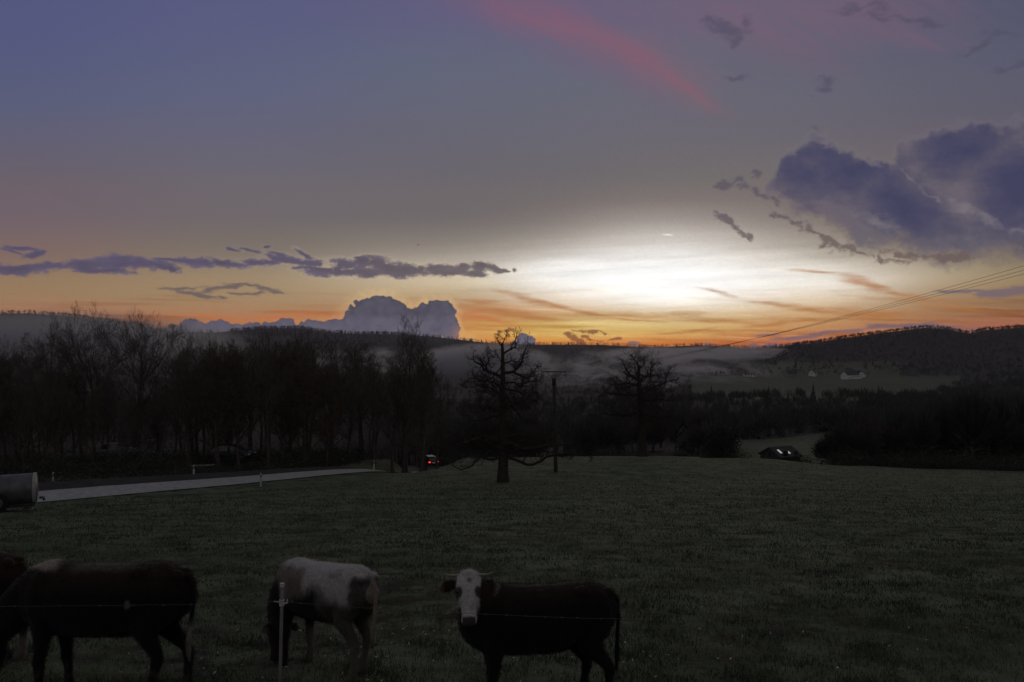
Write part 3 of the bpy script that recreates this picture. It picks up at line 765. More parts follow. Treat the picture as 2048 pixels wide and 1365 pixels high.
def main_trees():
    limbs = [
      ([(598,255),(640,228),(680,205),(688,160),(692,120),(702,92)], .10, .12, 7, .8), ([(578,195),(560,165),(548,135)], .07, .1, 6, .7), ([(590,180),(602,140),(622,118)], .05, .1, 5, .7),
      ([(583,437),(520,405),(452,380),(420,345),(372,312),(362,268)], .16, .25, 13, 1.1), ([(455,380),(480,315),(472,238)], .07, .1, 9, .9), ([(545,400),(600,340),(560,290),(530,250)], .06, .1, 7, .8),
      ([(600,402),(670,395),(728,335),(745,270),(776,196)], .14, .25, 13, 1.1), ([(672,398),(740,432),(792,440),(838,372),(860,350)], .10, .25, 14, 1.0), ([(600,330),(650,312),(700,320),(740,290)], .06, .2, 8, .8),
      ([(600,480),(660,470),(720,500),(800,470),(880,460)], .09, .4, 14, 1.3), ([(585,520),(520,470),(450,460),(330,440)], .09, .5, 12, 1.3), ([(585,560),(500,520),(400,500),(300,520)], .08, .8, 12, 1.6),
      ([(605,560),(690,690),(760,775),(835,790)], .10, .5, 12, 1.5), ([(600,520),(700,540),(790,600),(880,640)], .10, .7, 14, 1.5), ([(585,720),(500,740),(400,770),(300,740)], .12, .9, 14, 1.8),
      ([(572,905),(470,950),(360,865),(230,900),(170,960)], .20, .8, 18, 2.0), ([(575,930),(480,880),(380,900),(220,960),(140,1010)], .16, 1.2, 18, 2.0),
      ([(615,930),(700,960),(790,985),(900,955),(1050,945),(1150,890)], .20, .8, 18, 1.7), ([(615,900),(720,860),(830,900),(900,860),(1000,900)], .14, 1.2, 16, 1.8),
      ([(565,1045),(500,1060),(415,1035),(350,1108),(280,1137),(215,1110),(180,1075)], .13, .35, 5, 1.0), ([(625,1040),(700,1065),(760,1095),(812,1102),(880,1060),(980,1020),(1200,1020),(1290,1048)], .14, .4, 9, 1.0),
      ([(620,1000),(740,1030),(860,1005),(1000,1000),(1110,1060)], .09, .8, 8, 1.1), ([(580,640),(520,690),(450,720),(380,640)], .09, .7, 12, 1.6), ([(610,640),(680,620),(760,640),(860,600)], .09, .7, 12, 1.6),
    ]
    field_tree(66.0, [(592,1232),(594,1100),(596,900),(592,600),(590,400),(588,250),(584,178)], limbs, z6, 5, 1006, .44,
               'gnarled bare tree standing alone in mid pasture with long drooping lower limbs', extra=16, extra_band=(2.2, 7.6), extra_len=2.8)
    limbs = [
      ([(545,395),(520,350),(498,308)], .14, .3, 9, 1.2), ([(545,420),(590,380),(600,330)], .12, .3, 9, 1.2), ([(548,520),(465,462),(422,392),(388,328)], .2, .5, 13, 1.5),
      ([(562,522),(582,488),(640,482),(652,408),(684,366)], .17, .5, 13, 1.3), ([(640,482),(700,470),(740,500)], .08, .4, 8, 1.2), ([(560,640),(700,562),(762,540),(852,510),(880,515)], .16, .8, 10, 1.4), ([(765,540),(802,440),(822,398)], .09, .3, 11, 1.2),
      ([(545,560),(430,540),(340,560),(260,540)], .14, 1.2, 14, 1.8), ([(550,640),(400,640),(260,620),(190,660)], .18, 1.6, 18, 2.4), ([(570,700),(720,680),(860,690)], .16, 1.6, 18, 2.4),
      ([(555,780),(400,820),(240,800),(170,840)], .2, 2, 20, 2.6), ([(575,800),(720,840),(860,830),(930,860)], .2, 2, 20, 2.6), ([(560,900),(420,960),(300,960)], .14, 2, 16, 2.4), ([(578,930),(700,980),(800,950)], .14, 2, 16, 2.4),
    ]
    field_tree(110.0, [(576,1190),(575,1100),(570,950),(560,700),(550,550),(545,480),(545,390)], limbs, z7, 9, 1285, .58,
               'broad bare tree with rounded crown at the pasture brow, right of the utility pole', twigk=(6, 5, 3), tl=2.0, extra=26, extra_band=(3.2, 10.5), extra_len=4.4, trunk_top=.35)
main_trees()

# ------------------------------------------------------------------ the wood left of the road
def wood():
    rs = np.random.RandomState(77)
    heroes = [wood_tree(21, 15, .34, 'hero'), wood_tree(22, 15, .38, 'hero')]
    kinds = [wood_tree(11, 17, .32), wood_tree(12, 16, .40), wood_tree(13, 18, .36), wood_tree(14, 14, .22, 'wide'), wood_tree(15, 15, .30, 'wide'),
             wood_tree(16, 16, .25, 'tall', 5000), wood_tree(17, 14, .20, 'wide', 7000)] + heroes
    hs = [17, 16, 18, 14, 15, 16, 14, 15, 15]
    grp = 'bare trees of the roadside wood'
    L0 = 'bare winter tree standing in the dense roadside wood beyond the road'
    used = set()
    def put(k, col, Y, top_row, rz, label=L0, group=grp, sx=None):
        g_ = ground(col, Y); hgt = -(top_row - HZ) / FPX * Y - g_.z; s = hgt / hs[k]
        o = kinds[k] if k not in used else copy_tree(kinds[k]); used.add(k)
        o.location = g_; o.rotation_euler = (0, 0, rz); sxx = s if sx is None else s * sx; o.scale = (sxx, sxx, s)
        tag(o, label, 'tree', group)
    # the ones that stand out against the sky and the mist
    put(7, 190, 90, 652, .4, 'tallest spreading bare tree against the orange sky, left end of the wood', None, .82)
    put(8, 266, 90, 656, 2.0, 'bare tree with open forked crown, right neighbour of the tallest against the orange sky', None, .82)
    put(7, 92, 96, 676, 4.1, 'bare tree in front of the misty hill, next left of the tallest pair', None, .82)
    put(8, 14, 94, 706, 5.0, 'bare tree at the left end of the wood, in front of the misty hill', None)
    put(7, 396, 92, 704, 1.0, 'low forked bare tree right of the tall pair, crown over the misty field', None, 1.05)
    put(1, 812, 96, 656, .7, 'slender bare tree with a straight stem at the right end of the wood', None, .66)
    put(2, 846, 99, 684, 2.6, 'straight dark stemmed bare tree next to the slender one at the end of the wood', None, .5)
    tops_c = [-80, 0, 120, 300, 350, 400, 480, 560, 640, 700, 760, 820, 880, 905]
    tops_r = [668, 676, 678, 690, 700, 680, 674, 672, 676, 690, 700, 702, 706, 752]
    n = 0
    for row, (Y0, dY, cnt) in enumerate(((79, 2.5, 14), (84, 3, 16), (90, 4, 18), (97, 5, 20), (106, 6, 20), (118, 7, 20))):
        for i in range(cnt):
            col = -90 + (970 if row > 1 else 760 if row == 1 else 700) * (i + rs.uniform(.1, .9)) / cnt
            Y = Y0 + rs.uniform(-.5, .5) * dY
            x, y = at(col, Y)
            if row <= 1 and road_near(np.array([x]), np.array([y]))[0][0] < 7: continue
            tr = np.interp(col, tops_c, tops_r) + abs(rs.normal(0, 1)) * 26 + (14 if row in (0,) else 0)
            if 110 < col < 360: tr += 62
            elif col <= 110: tr += 44
            k = rs.choice([0, 1, 2, 3, 4, 5, 6], p=[.2, .2, .2, .1, .12, .1, .08])
            where = 'behind the tank trailer' if col < 130 else 'under the tallest tree' if col < 330 else 'behind the left marker post' if col < 420 else 'behind the dark parked car' if col < 520 else 'left of the road bend' if col < 700 else 'left of the red tail lamps'
            dep = 'fronting' if row < 2 else 'midway into' if row < 4 else 'deep in'
            kd = 'slim' if k < 3 else 'broad' if k < 5 else 'brown-leaved'
            lab = '%s bare tree %s the roadside wood, %s' % (kd, dep, where)
            put(k, col, Y, tr, rs.uniform(0, 6.28), lab, sx=rs.uniform(.72, 1.0)); n += 1
    return kinds
WK = wood()

# undergrowth and hedge masses: twigs and leaves nobody could count
def scrub(name, spots, mt, seed, leaf=.07, nl=60, kind='stuff', twigs=14):
    rs = np.random.RandomState(seed); tw = Skel(); VV = []; FF = []; nv = 0
    for (x, y, w, h) in spots:
        z = h1(x, y)
        for k in range(twigs):
            a = rs.uniform(0, 6.28); e = rs.uniform(.4, 1.4); L = h * rs.uniform(.6, 1.1)
            p = np.array([x + rs.uniform(-.5, .5) * w, y + rs.uniform(-.5, .5) * w, z - .1]); P = [p]; d = np.array([math.cos(a) * math.cos(e), math.sin(a) * math.cos(e), math.sin(e)])
            for j in range(4): d = unit(d + rs.normal(0, .22, 3)); P.append(P[-1] + d * L / 4)
            tw.tube(np.array(P), [.02, .018, .015, .012, .01], 3)
        n = nl; C = np.stack([x + rs.normal(0, .32, n) * w, y + rs.normal(0, .32, n) * w, z + h * rs.beta(1.6, 1.6, n)], -1)
        V, F = leaf_cards(rs, C, leaf, n); VV.append(V); FF.append(F + nv); nv += len(V)
    tv = np.concatenate(tw.V); tf = np.concatenate(tw.F)
    V = np.concatenate(VV + [tv]); F = np.concatenate(FF + [tf + nv])
    o = mesh_obj(name, V, F, mt); tag(o, kind=kind); return o
def scrubs():
    rs = np.random.RandomState(3)
    sp = []
    for i in range(400):
        col = rs.uniform(-120, 720); Y = rs.uniform(70, 90) if rs.rand() < .6 else rs.uniform(88, 120)
        x, y = at(col, Y); d = road_near(np.array([x]), np.array([y]))[0][0]
        if d < 5.5 or x > -18.0 and Y < 88: continue
        if 455 < col < 540 and Y < 84 or 360 < col <= 455 and Y < 82: h = .6
        else: h = rs.uniform(.9, 2.2)
        sp.append((x, y, rs.uniform(2, 3.5), h))
    for i in range(60):                                            # dark strip along the far verge
        j = rs.randint(20, 72); p = ROADD[j]; d = unit(np.append(ROADD[j + 1][:2] - p[:2], 0)); nx, ny = -d[1], d[0]; k = rs.uniform(6.0, 9.0)
        x, y = p[0] + nx * k, p[1] + ny * k
        if x > -21 : continue
        sp.append((x, y, 2.6, rs.uniform(.5, 1.2)))
    o = scrub('undergrowth', sp, M_WOODFAR_N, 8, .09, 150, twigs=16)
    tag(o, 'dark leafy undergrowth and brambles under the roadside trees', 'undergrowth')
M_WOODFAR_N = mat('bramble', (0.065, 0.065, 0.052), 0.95, 0.5, 1.5, spec=0.05)
scrubs()

# ------------------------------------------------------------------ woods on the valley sides
def far_tree_arrays(rs, n_br, conifer=False):
    """a whole distant tree of thin upswept faces, unit height"""
    V = []
    if conifer:
        for k in range(n_br):
            f = (k + rs.rand()) / n_br; r = .26 * (1 - f) + .02; a = rs.uniform(0, 6.28); z = .08 + .92 * f
            c, s_ = math.cos(a), math.sin(a); t = np.array([-s_, c, 0]) * (.09 * (1 - f) + .02)
            tip = np.array([c * r, s_ * r, z - .07]); rt = np.array([0, 0, z + .05])
            V += [rt - t * .5, tip - t, tip + t, rt + t * .5 + np.array([0, 0, .01])]
    else:
        for k in range(n_br):
            u = rs.normal(0, 1, 3); u /= np.linalg.norm(u); u[2] = abs(u[2]) * .9 + .05 if rs.rand() < .75 else u[2] * .5
            R_ = .46 * (.5 + .5 * rs.rand() ** .4); q = np.array([u[0] * R_ * .85, u[1] * R_ * .85, .5 + u[2] * R_ * 1.05]); b = np.array([q[0] * .35, q[1] * .35, .30 + .35 * (q[2] - .3)])
            t = np.cross(q - b, rs.normal(0, 1, 3)); t = unit(t) * rs.uniform(.008, .022)
            V += [b, q * .6 + b * .4 - t, q + rs.normal(0, .02, 3), q * .6 + b * .4 + t]
        t = np.array([.022, 0, 0]); V += [-t, t, t * .5 + np.array([0, 0, .6]), -t * .5 + np.array([0, 0, .6])]
    return np.array(V)
def far_wood(name, pts, hts, wid, seed, n_br, mt, conifer=0.0):
    rs = np.random.RandomState(seed)
    bank = [far_tree_arrays(rs, n_br, False) for _ in range(8)] + [far_tree_arrays(rs, n_br, True) for _ in range(4)]
    out = []
    for p, h, w in zip(pts, hts, wid):
        b = bank[8 + rs.randint(4)] if rs.rand() < conifer else bank[rs.randint(8)]
        a = rs.uniform(0, 6.28); c, s_ = math.cos(a), math.sin(a)
        q = b.copy(); q[:, 0], q[:, 1] = (b[:, 0] * c - b[:, 1] * s_) * w, (b[:, 0] * s_ + b[:, 1] * c) * w; q[:, 2] *= h
        out.append(q + p)
    V = np.concatenate(out); return mesh_obj(name, V, np.arange(len(V)).reshape(-1, 4), mt)

def woods():
    rs = np.random.RandomState(41)
    # individual trees at the near edge of the valley woods
    proto = []
    for k in range(4):
        r2 = np.random.RandomState(60 + k); root = empty('valley_tree')
        V = far_tree_arrays(r2, 420)
        mesh_obj('crown', V[:-4], np.arange(len(V) - 4).reshape(-1, 4), M_TWIG_D if k < 2 else M_WOODFAR, root)
        sk = Skel(); sk.tube(np.array([(0, 0, -.03), (.01, 0, .2), (0, .01, .4), (-.01, 0, .62)]), [.026, .02, .015, .008], 6)
        for j in range(9):
            a = j * 2.4; e = .5 + .08 * j; b = .22 + .04 * j
            sk.tube(np.array([(0, 0, b), (math.cos(a) * .15, math.sin(a) * .15, b + .12 * e), (math.cos(a) * .3, math.sin(a) * .3, b + .3 * e)]), [.012, .008, .003], 4)
        sk.obj('trunk', M_BARK, root)
        proto.append(root)
    used = set(); cnt = 0
    def put(col, Y, h, w, label, grp, k=None, name=None):
        nonlocal cnt
        k = rs.randint(4) if k is None else k
        o = proto[k] if k not in used else copy_tree(proto[k]); used.add(k)
        o.location = ground(col, Y, -.2); o.rotation_euler = (0, 0, rs.uniform(0, 6.28)); o.scale = (w, w, h); tag(o, label, 'tree', grp); cnt += 1
        return o
    for i in range(64):      # behind the field trees
        col = rs.uniform(900, 1640); Y = rs.uniform(185, 290)
        x, y = at(col, Y)
        if 1465 < col < 1670 and Y > 150 or 1270 < col < 1345 and Y < 215 or 1080 < col < 1150 and Y < 262: continue
        put(col, Y, rs.uniform(9, 14), rs.uniform(8, 12), 'dark bare tree below the pasture brow, ' + ('left of the utility pole' if col < 1080 else 'between the utility pole and the broad bare tree' if col < 1270 else 'right of the broad bare tree' if col < 1400 else 'around the evergreen bush'), 'trees in the wood below the brow')
    for i in range(95):      # right-hand wood, close behind the pasture edge
        col = 1650 + 470 * (i + rs.rand()) / 95; Y = rs.uniform(124, 330) if rs.rand() < .6 else rs.uniform(122, 160)
        put(col, Y, rs.uniform(4.5, 9) * (1.0 + .9 * max(0, min(1, (col - 1650) / 400))) * (1 + .25 * (Y > 180)), rs.uniform(6, 11), 'bare tree in the dark wood right of the pasture, ' + ('nearest the barn' if col < 1760 else 'in its middle stretch' if col < 1900 else 'at its far right end'), 'trees in the wood right of the pasture')
    # low shrubs on the wood edge
    # stuff: the rest
    def scatter(n, cols, Ys, keep, h0, h1_, seed, name, n_br, con, label, mt=M_WOODFAR, dens=None):
        r = np.random.RandomState(seed); pts = []
        C = r.uniform(cols[0], cols[1], n * 6); u = r.rand(n * 6); Y = np.exp(np.log(Ys[0]) + u * (np.log(Ys[1]) - np.log(Ys[0])))
        x = (C - 1024) / FPX * Y; z = H(x, Y); row = HZ - FPX * z / Y
        k = keep(C, Y, row, r); C, Y, x, z = C[k][:n], Y[k][:n], x[k][:n], z[k][:n]
        hh = r.uniform(h0, h1_, len(C)); P = np.stack([x, Y, z - .5], -1)
        o = far_wood(name, P, hh, hh * r.uniform(.7, 1.05, len(C)), seed, n_br, mt, con)
        tag(o, label, 'woodland', kind='stuff')
    meadow = lambda C, row: (C > 1385) & (C < 1930 - (row - 757) * 1.5) & (row > 755) & (row < 800 + (C - 1400) * 0.01)
    def keep_mid(C, Y, row, r):
        k = ~meadow(C, row)
        k &= ~((C > 1462) & (C < 1690) & (Y < 330)); k &= ~((Y < 300) & (C > 1250) & (C < 1360)); k &= ~((Y < 275) & (C > 1075) & (C < 1155))
        k &= ~((C < 930) & (Y < 200))
        return k
    scatter(4600, (-200, 2300), (190, 700), keep_mid, 9, 14, 101, 'woodland', 64, .08, 'dark bare woodland filling the valley floor')
    nz = lambda C, Y, s: perlin(C / 90 + s, np.log(Y) * 9, 31)
    def keep_hill(C, Y, row, r):
        k = ~meadow(C, row)
        rt = C > 1500
        dens = np.where(rt, 1.0, np.where(Y > 1900, .9, .35))
        dens = np.where(rt & (row > 725) & (C < 1800), .28 + .5 * (nz(C, Y, 2) > .15), dens)
        dens = np.where((C < 460) & (Y > 900), np.where(C < 300, .75, .10), dens)
        return k & (r.rand(len(C)) < dens)
    scatter(7000, (-200, 2300), (700, 1650), keep_hill, 6.5, 9.5, 102, 'woodland', 40, .06, 'wooded hillside behind the valley')
    scatter(5600, (-100, 1620), (1900, 2900), keep_hill, 9, 14, 103, 'woodland', 22, .4, 'dark trees along the far ridge line')
    scatter(1700, (1500, 2150), (1230, 1440), lambda C, Y, row, r: r.rand(len(C)) < 1.1, 4.0, 7.5, 104, 'woodland', 26, .05, 'unbroken tree line along the right-hand ridge')
    # lone round tree on the skyline and the dark bush by the far meadow
    V = far_tree_arrays(np.random.RandomState(5), 500); p = ground(344, 2250); s = 24
    q = V * np.array([s * 1.35, s * 1.35, s]); o = mesh_obj('lone_tree', q, np.arange(len(q)).reshape(-1, 4), M_WOODFAR); o.location = p
    tag(o, 'small round lone tree on the distant skyline above the misty field', 'tree')
    r3 = np.random.RandomState(8); root = empty('evergreen_bush', ground(1443, 128, -.2), 0, 'dense dark rounded evergreen bush beside the far meadow', 'bush')
    n = 5200; uu = r3.normal(0, 1, (n, 3)); uu /= np.linalg.norm(uu, axis=1)[:, None]; rr = r3.rand(n, 1) ** .35
    bumps = 1 + .22 * np.sin(uu[:, :1] * 5 + 1) * np.cos(uu[:, 2:] * 6)
    C = uu * rr * bumps * np.array([2.5, 2.3, 2.9]) + np.array([0, 0, 3.0])
    V, F = leaf_cards(r3, C, .17, n); mesh_obj('crown', V, F, M_EVERGREEN, root)
    sk = Skel(); sk.tube(np.array([(0, 0, -.3), (.05, 0, 1), (0, .1, 2.6)]), [.16, .13, .06], 7); sk.obj('trunk', M_BARK, root)
    # low bushes on the brow
    sp = []
    for (c, Y, w, h) in ((1470, 118, 2.4, .8), (1490, 120, 2, .9), (1602, 117, 1.6, .9), (1612, 117, 2, .6), (1640, 118, 2.4, .5), (1230, 125, 3, 1.2), (1360, 128, 3, 1.6), (1380, 130, 3, 1.4), (1330, 132, 3, 1.2)):
        x, y = at(c, Y); sp.append((x, y, w, h))
    for i in range(150):
        c = r3.uniform(1660, 2150); Y = r3.uniform(112, 130) + (2048 - c) * .012; x, y = at(c, Y); sp.append((x, y, 3.4, r3.uniform(1.5, 3.4)))
    for i in range(60):
        c = r3.uniform(900, 1280); Y = r3.uniform(130, 185); x, y = at(c, Y); sp.append((x, y, 4, r3.uniform(2, 4)))
    o = scrub('scrub', sp, M_WOODFAR_N, 18, .12, 150); tag(o, 'low dark scrub along the far brow of the pasture', 'scrub')
woods()

# ------------------------------------------------------------------ houses
M_WHITE = mat('white_render', (0.72, 0.71, 0.68), 0.85, 0.08, 2.0)
M_SLATE = mat('slate_roof', (0.045, 0.045, 0.050), 0.7, 0.3, 3.0, spec=.3)
M_GLASS = mat('window_glass', (0.02, 0.022, 0.026), 0.15, 0.1, 2.0, spec=.6)
M_BRICK = mat('chimney_brick', (0.16, 0.08, 0.055), 0.9, 0.3, 5.0)
M_DOOR = mat('painted_door', (0.08, 0.05, 0.035), 0.6, 0.2, 4.0)
M_STONE = mat('grey_render', (0.28, 0.27, 0.25), 0.9, 0.15, 2.0)
def house(col, Y, w, d, hw, hr, rz, label, wall=M_WHITE, roofm=M_SLATE, skylights=None, dz=0.0, annex=None, chim=True):
    root = empty('house', ground(col, Y, dz), rz, label, 'house')
    m = MB(); a, b = w / 2, d / 2
    V = [(-a, -b, -2), (a, -b, -2), (a, b, -2), (-a, b, -2), (-a, -b, hw), (a, -b, hw), (a, b, hw), (-a, b, hw), (-a, 0, hw + hr), (a, 0, hw + hr)]
    m.add(V, [(0, 1, 5, 4), (1, 2, 6, 9, 5), (2, 3, 7, 6), (3, 0, 4, 8, 7), (0, 3, 2, 1)])
    if annex:
        ax, aw, ad, ah = annex; m.box((ax, -b - ad / 2 - .003, ah / 2 - 1), (aw, ad, ah + 2))
    m.build('wall', wall, root)
    r = MB(); o_ = .35; sl = hr / b
    for s in (-1, 1):
        y1 = s * (b + o_); z1 = hw - o_ * sl
        P = [(-a - o_, 0, hw + hr + .02), (a + o_, 0, hw + hr + .02), (a + o_, y1, z1 + .02), (-a - o_, y1, z1 + .02)]
        Q = [(p[0], p[1], p[2] + .18) for p in P]
        r.add(P + Q, [(0, 1, 2, 3), (4, 7, 6, 5), (0, 4, 5, 1), (1, 5, 6, 2), (2, 6, 7, 3), (3, 7, 4, 0)])
    if annex: r.box((ax, -b - ad / 2 - .1, ah + .11), (aw + .4, ad + .4, .2))
    rf = r.build('roof', roofm, root)
    if chim: c = MB(); c.box((a * .45, b * .2, hw + hr + .35), (.6, .6, 1.3)); c.box((a * .45, b * .2, hw + hr + 1.05), (.72, .72, .1)); c.build('chimney', M_BRICK, rf)
    if skylights:
        for (sx, sy, sw, sh) in skylights:
            k = MB(); ang = math.atan2(hr, b); rot = Matrix.Rotation(ang, 3, 'X'); yy = -sy; zz = hw + hr - sl * sy + .26
            k.box((sx, yy, zz), (sw, sh, .06), rot); k.build('skylight', M_SKYL, rf)
    nw = max(2, int(w / 3))
    for i in range(nw):
        xx = -a + (i + .5) * w / nw
        if i == nw // 2 and not annex:
            q = MB(); q.box((xx, -b - .02, 1.0), (1.0, .06, 2.1)); q.build('door', M_DOOR, root); continue
        if annex and abs(xx - annex[0]) < annex[1] / 2 + .6: continue
        f = MB(); f.box((xx, -b - .015, 1.6), (1.15, .05, 1.15)); fo = f.build('window', M_DOOR, root)
        p = MB(); p.box((xx, -b - .045, 1.6), (.95, .03, .95)); p.build('pane', M_GLASS, fo)
    for s in (-1, 1):
        f = MB(); f.box((s * (a + .015), 0, hw * .62 + .6), (.05, 1.0, 1.1)); fo = f.build('window', M_DOOR, root)
        p = MB(); p.box((s * (a + .045), 0, hw * .62 + .6), (.03, .8, .9)); p.build('pane', M_GLASS, fo)
    return root
M_SKYL = mat('emissive_skylight', (0.60, 0.60, 0.58), 0.2, 0.02, 1.0, emit=((1.0, .97, .92), .30))  # skylight panes carry a weak emission of their own
M_PALE = mat('weathered_render', (0.42, 0.41, 0.40), 0.85, 0.2, 1.0); M_DARKW = mat('dark_boards', (0.05, 0.045, 0.04), 0.85, 0.2, 3.0)
house(1700, 905, 20, 9, 4.5, 4.2, R(28), 'white gabled farmhouse with long low wing, largest on the far hillside meadow', annex=(3, 12, 4, 2.6))
house(1724, 930, 9, 7, 3.6, 3.2, R(60), 'small white gabled cottage just right of the largest hillside farmhouse')
house(1625, 930, 11, 7, 3.6, 3.4, R(58), 'white gabled house on the hillside, left of the largest farmhouse')
house(1580, 925, 11, 9, 2.6, 4.2, R(10), 'dark roofed house with a pale gable top, on the hillside meadow edge', wall=M_STONE)
house(1498, 940, 13, 7, 2.6, 2.2, R(0), 'long low pale building on the hillside, left of the dark roofed house')
house(1408, 1150, 12, 8, 4, 3.5, R(40), 'pale house among hillside trees above the broad bare tree, right hand one')
house(1386, 1180, 11, 8, 4, 3.5, R(-20), 'pale house among hillside trees above the broad bare tree, middle one')
house(1352, 1200, 11, 8, 4, 3.2, R(30), 'pale house among hillside trees above the broad bare tree, left hand one')
house(1344, 860, 10, 8, 5, 3.4, R(35), 'white house seen between the limbs of the broad bare tree')
house(1316, 880, 12, 7, 4, 3.0, R(-15), 'pale house seen through the crown of the broad bare tree')
house(1300, 240, 6.5, 5.5, 2.4, 2.4, R(40), 'small house with pale gable behind the trunk of the broad bare tree', dz=1.0, wall=M_PALE)
house(1098, 275, 8, 6, 2.8, 2.0, R(12), 'small pale building behind the pasture brow, next to the utility pole', dz=2.2, wall=M_PALE)
house(1560, 150, 4.8, 5.4, 1.0, 1.4, R(24), 'dark roofed barn with two bright skylights just below the pasture brow', wall=M_DARKW, skylights=[(-1.5, 1.5, .45, 1.1), (.3, 1.9, .4, .75)], dz=.9, chim=False)

# ------------------------------------------------------------------ air: even haze, and the mist lying in the valley
def haze():
    zs = [-92.0, 225.0]
    V = [(x, y, z) for x in (-3500, 3500) for y in (-3500, 3500) for z in (-260.0, 78.0)]
    m = bpy.data.materials.new('haze_air'); m.use_nodes = True; nt = m.node_tree; nt.nodes.clear(); g = NG(nt)
    out = g.n('ShaderNodeOutputMaterial'); pv = g.n('ShaderNodeVolumePrincipled'); g.l.new(pv.outputs[0], out.inputs['Volume'])
    pv.inputs['Color'].default_value = (0.92, 0.93, 1.0, 1); pv.inputs['Density'].default_value = HAZE; pv.inputs['Anisotropy'].default_value = 0.15
    o = mesh_obj('haze', V, [(0, 1, 3, 2), (4, 6, 7, 5), (0, 4, 5, 1), (2, 3, 7, 6), (0, 2, 6, 4), (1, 5, 7, 3)], m)
    o.display_type = 'WIRE'
    tag(o, kind='stuff')
haze()

def mist_material(seed, dens, sx, sy, sz, thr, col=(1.0, 0.965, 0.95)):
    m = bpy.data.materials.new('mist_air'); m.use_nodes = True; nt = m.node_tree; nt.nodes.clear(); g = NG(nt)
    out = g.n('ShaderNodeOutputMaterial'); pv = g.n('ShaderNodeVolumePrincipled'); g.l.new(pv.outputs[0], out.inputs['Volume'])
    tc = g.n('ShaderNodeTexCoord').outputs['Object']
    rad = g.n('ShaderNodeTexGradient', gradient_type='SPHERICAL'); g.put(rad.inputs[0], tc)
    P = g.mapping(tc, loc=(seed, seed * .3, 0), scale=(sx, sy, sz))
    n = g.noise(P, 1.0, 6, 0.68, dist=0.6)
    f = g.m('MULTIPLY', g.ss(rad.outputs['Fac'], 0.0, 0.45), g.ss(n, thr, thr + .22))
    g.l.new(g.m('MULTIPLY', f, dens), pv.inputs['Density']); pv.inputs['Color'].default_value = col + (1,)
    pv.inputs['Anisotropy'].default_value = 0.3
    return m
def mist(c0, c1, r0, r1, Y, depth, dens, seed, sc=(3, 1, 2), thr=.42):
    cx = (c0 + c1) / 2; cr = (r0 + r1) / 2; x, y = at(cx, Y); z = -(cr - HZ) / FPX * Y
    hx = (c1 - c0) / 2 / FPX * Y; hz_ = (r1 - r0) / 2 / FPX * Y
    V = []; F = []; n, k = 20, 10
    for i in range(k + 1):
        t = math.pi * i / k
        for j in range(n):
            p = 2 * math.pi * j / n; V.append((math.sin(t) * math.cos(p), math.sin(t) * math.sin(p), math.cos(t)))
    for i in range(k):
        for j in range(n): F.append((i * n + j, (i + 1) * n + j, (i + 1) * n + (j + 1) % n, i * n + (j + 1) % n))
    o = mesh_obj('mist', V, F, mist_material(seed, dens, *sc, thr)); o.location = (x, y, z); o.scale = (hx, depth, hz_)
    tag(o, kind='stuff')
mist(-320, 560, 610, 810, 980, 220, .0105, 3, (2.5, 1, 2), .22)
mist(810, 1130, 682, 778, 700, 120, .060, 9, (3.2, 1, 2.0), .34)
mist(1020, 1560, 690, 790, 1000, 220, .020, 14, (5.5, 1.5, 2.6), .47)
mist(1180, 1620, 690, 722, 1500, 250, .022, 21, (6, 1, 1.6), .43)
mist(600, 960, 690, 760, 900, 150, .022, 27, (3.5, 1, 2), .46)
mist(-420, 1010, 680, 985, 128, 48, .0028, 33, (3, 1, 1.5), .12)  # thin mist added in the roadside wood to lift its dark tones


# ------------------------------------------------------------------ cattle
def coat_material(name, rough=0.8):
    m = bpy.data.materials.new(name); m.use_nodes = True; nt = m.node_tree; g = NG(nt)
    b = nt.nodes['Principled BSDF']; b.inputs['Roughness'].default_value = rough; b.inputs['Specular IOR Level'].default_value = 0.15
    at = g.n('ShaderNodeVertexColor'); at.layer_name = 'coat'
    tc = g.n('ShaderNodeTexCoord').outputs['Object']
    n = g.noise(g.mapping(tc, scale=(30, 30, 60)), 1.0, 4, 0.65)
    g.l.new(g.mix(0.5, at.outputs['Color'], g.mix(g.ss(n, .3, .7), c4((.55, .55, .55)), c4((1.1, 1.1, 1.1))), 'MULTIPLY'), b.inputs['Base Color'])
    b.inputs['Sheen Weight'].default_value = 0.15
    if name == 'cow_hair':          # light passes through the fine hair
        tr = g.n('ShaderNodeBsdfTranslucent'); g.put(tr.inputs[0], at.outputs['Color']); mx = g.n('ShaderNodeMixShader'); mx.inputs[0].default_value = 0.5
        g.l.new(b.outputs[0], mx.inputs[1]); g.l.new(tr.outputs[0], mx.inputs[2]); g.l.new(mx.outputs[0], nt.nodes['Material Output'].inputs[0])
    return m
M_COAT = coat_material('cow_hide'); M_FUR = coat_material('cow_hair', 0.6)
M_HORN = mat('horn', (0.30, 0.26, 0.20), 0.45, 0.3, 20.0, spec=.4)
M_EYE = mat('dark_eye', (0.01, 0.008, 0.007), 0.08, 0.1, 5.0, spec=.8)
BROWN = np.array([0.034, 0.0165, 0.0115]); DARK = np.array([0.018, 0.010, 0.008]); WHITE = np.array([0.66, 0.62, 0.60]); PINK = np.array([0.10, 0.06, 0.055]); CREAM = np.array([0.36, 0.31, 0.26])

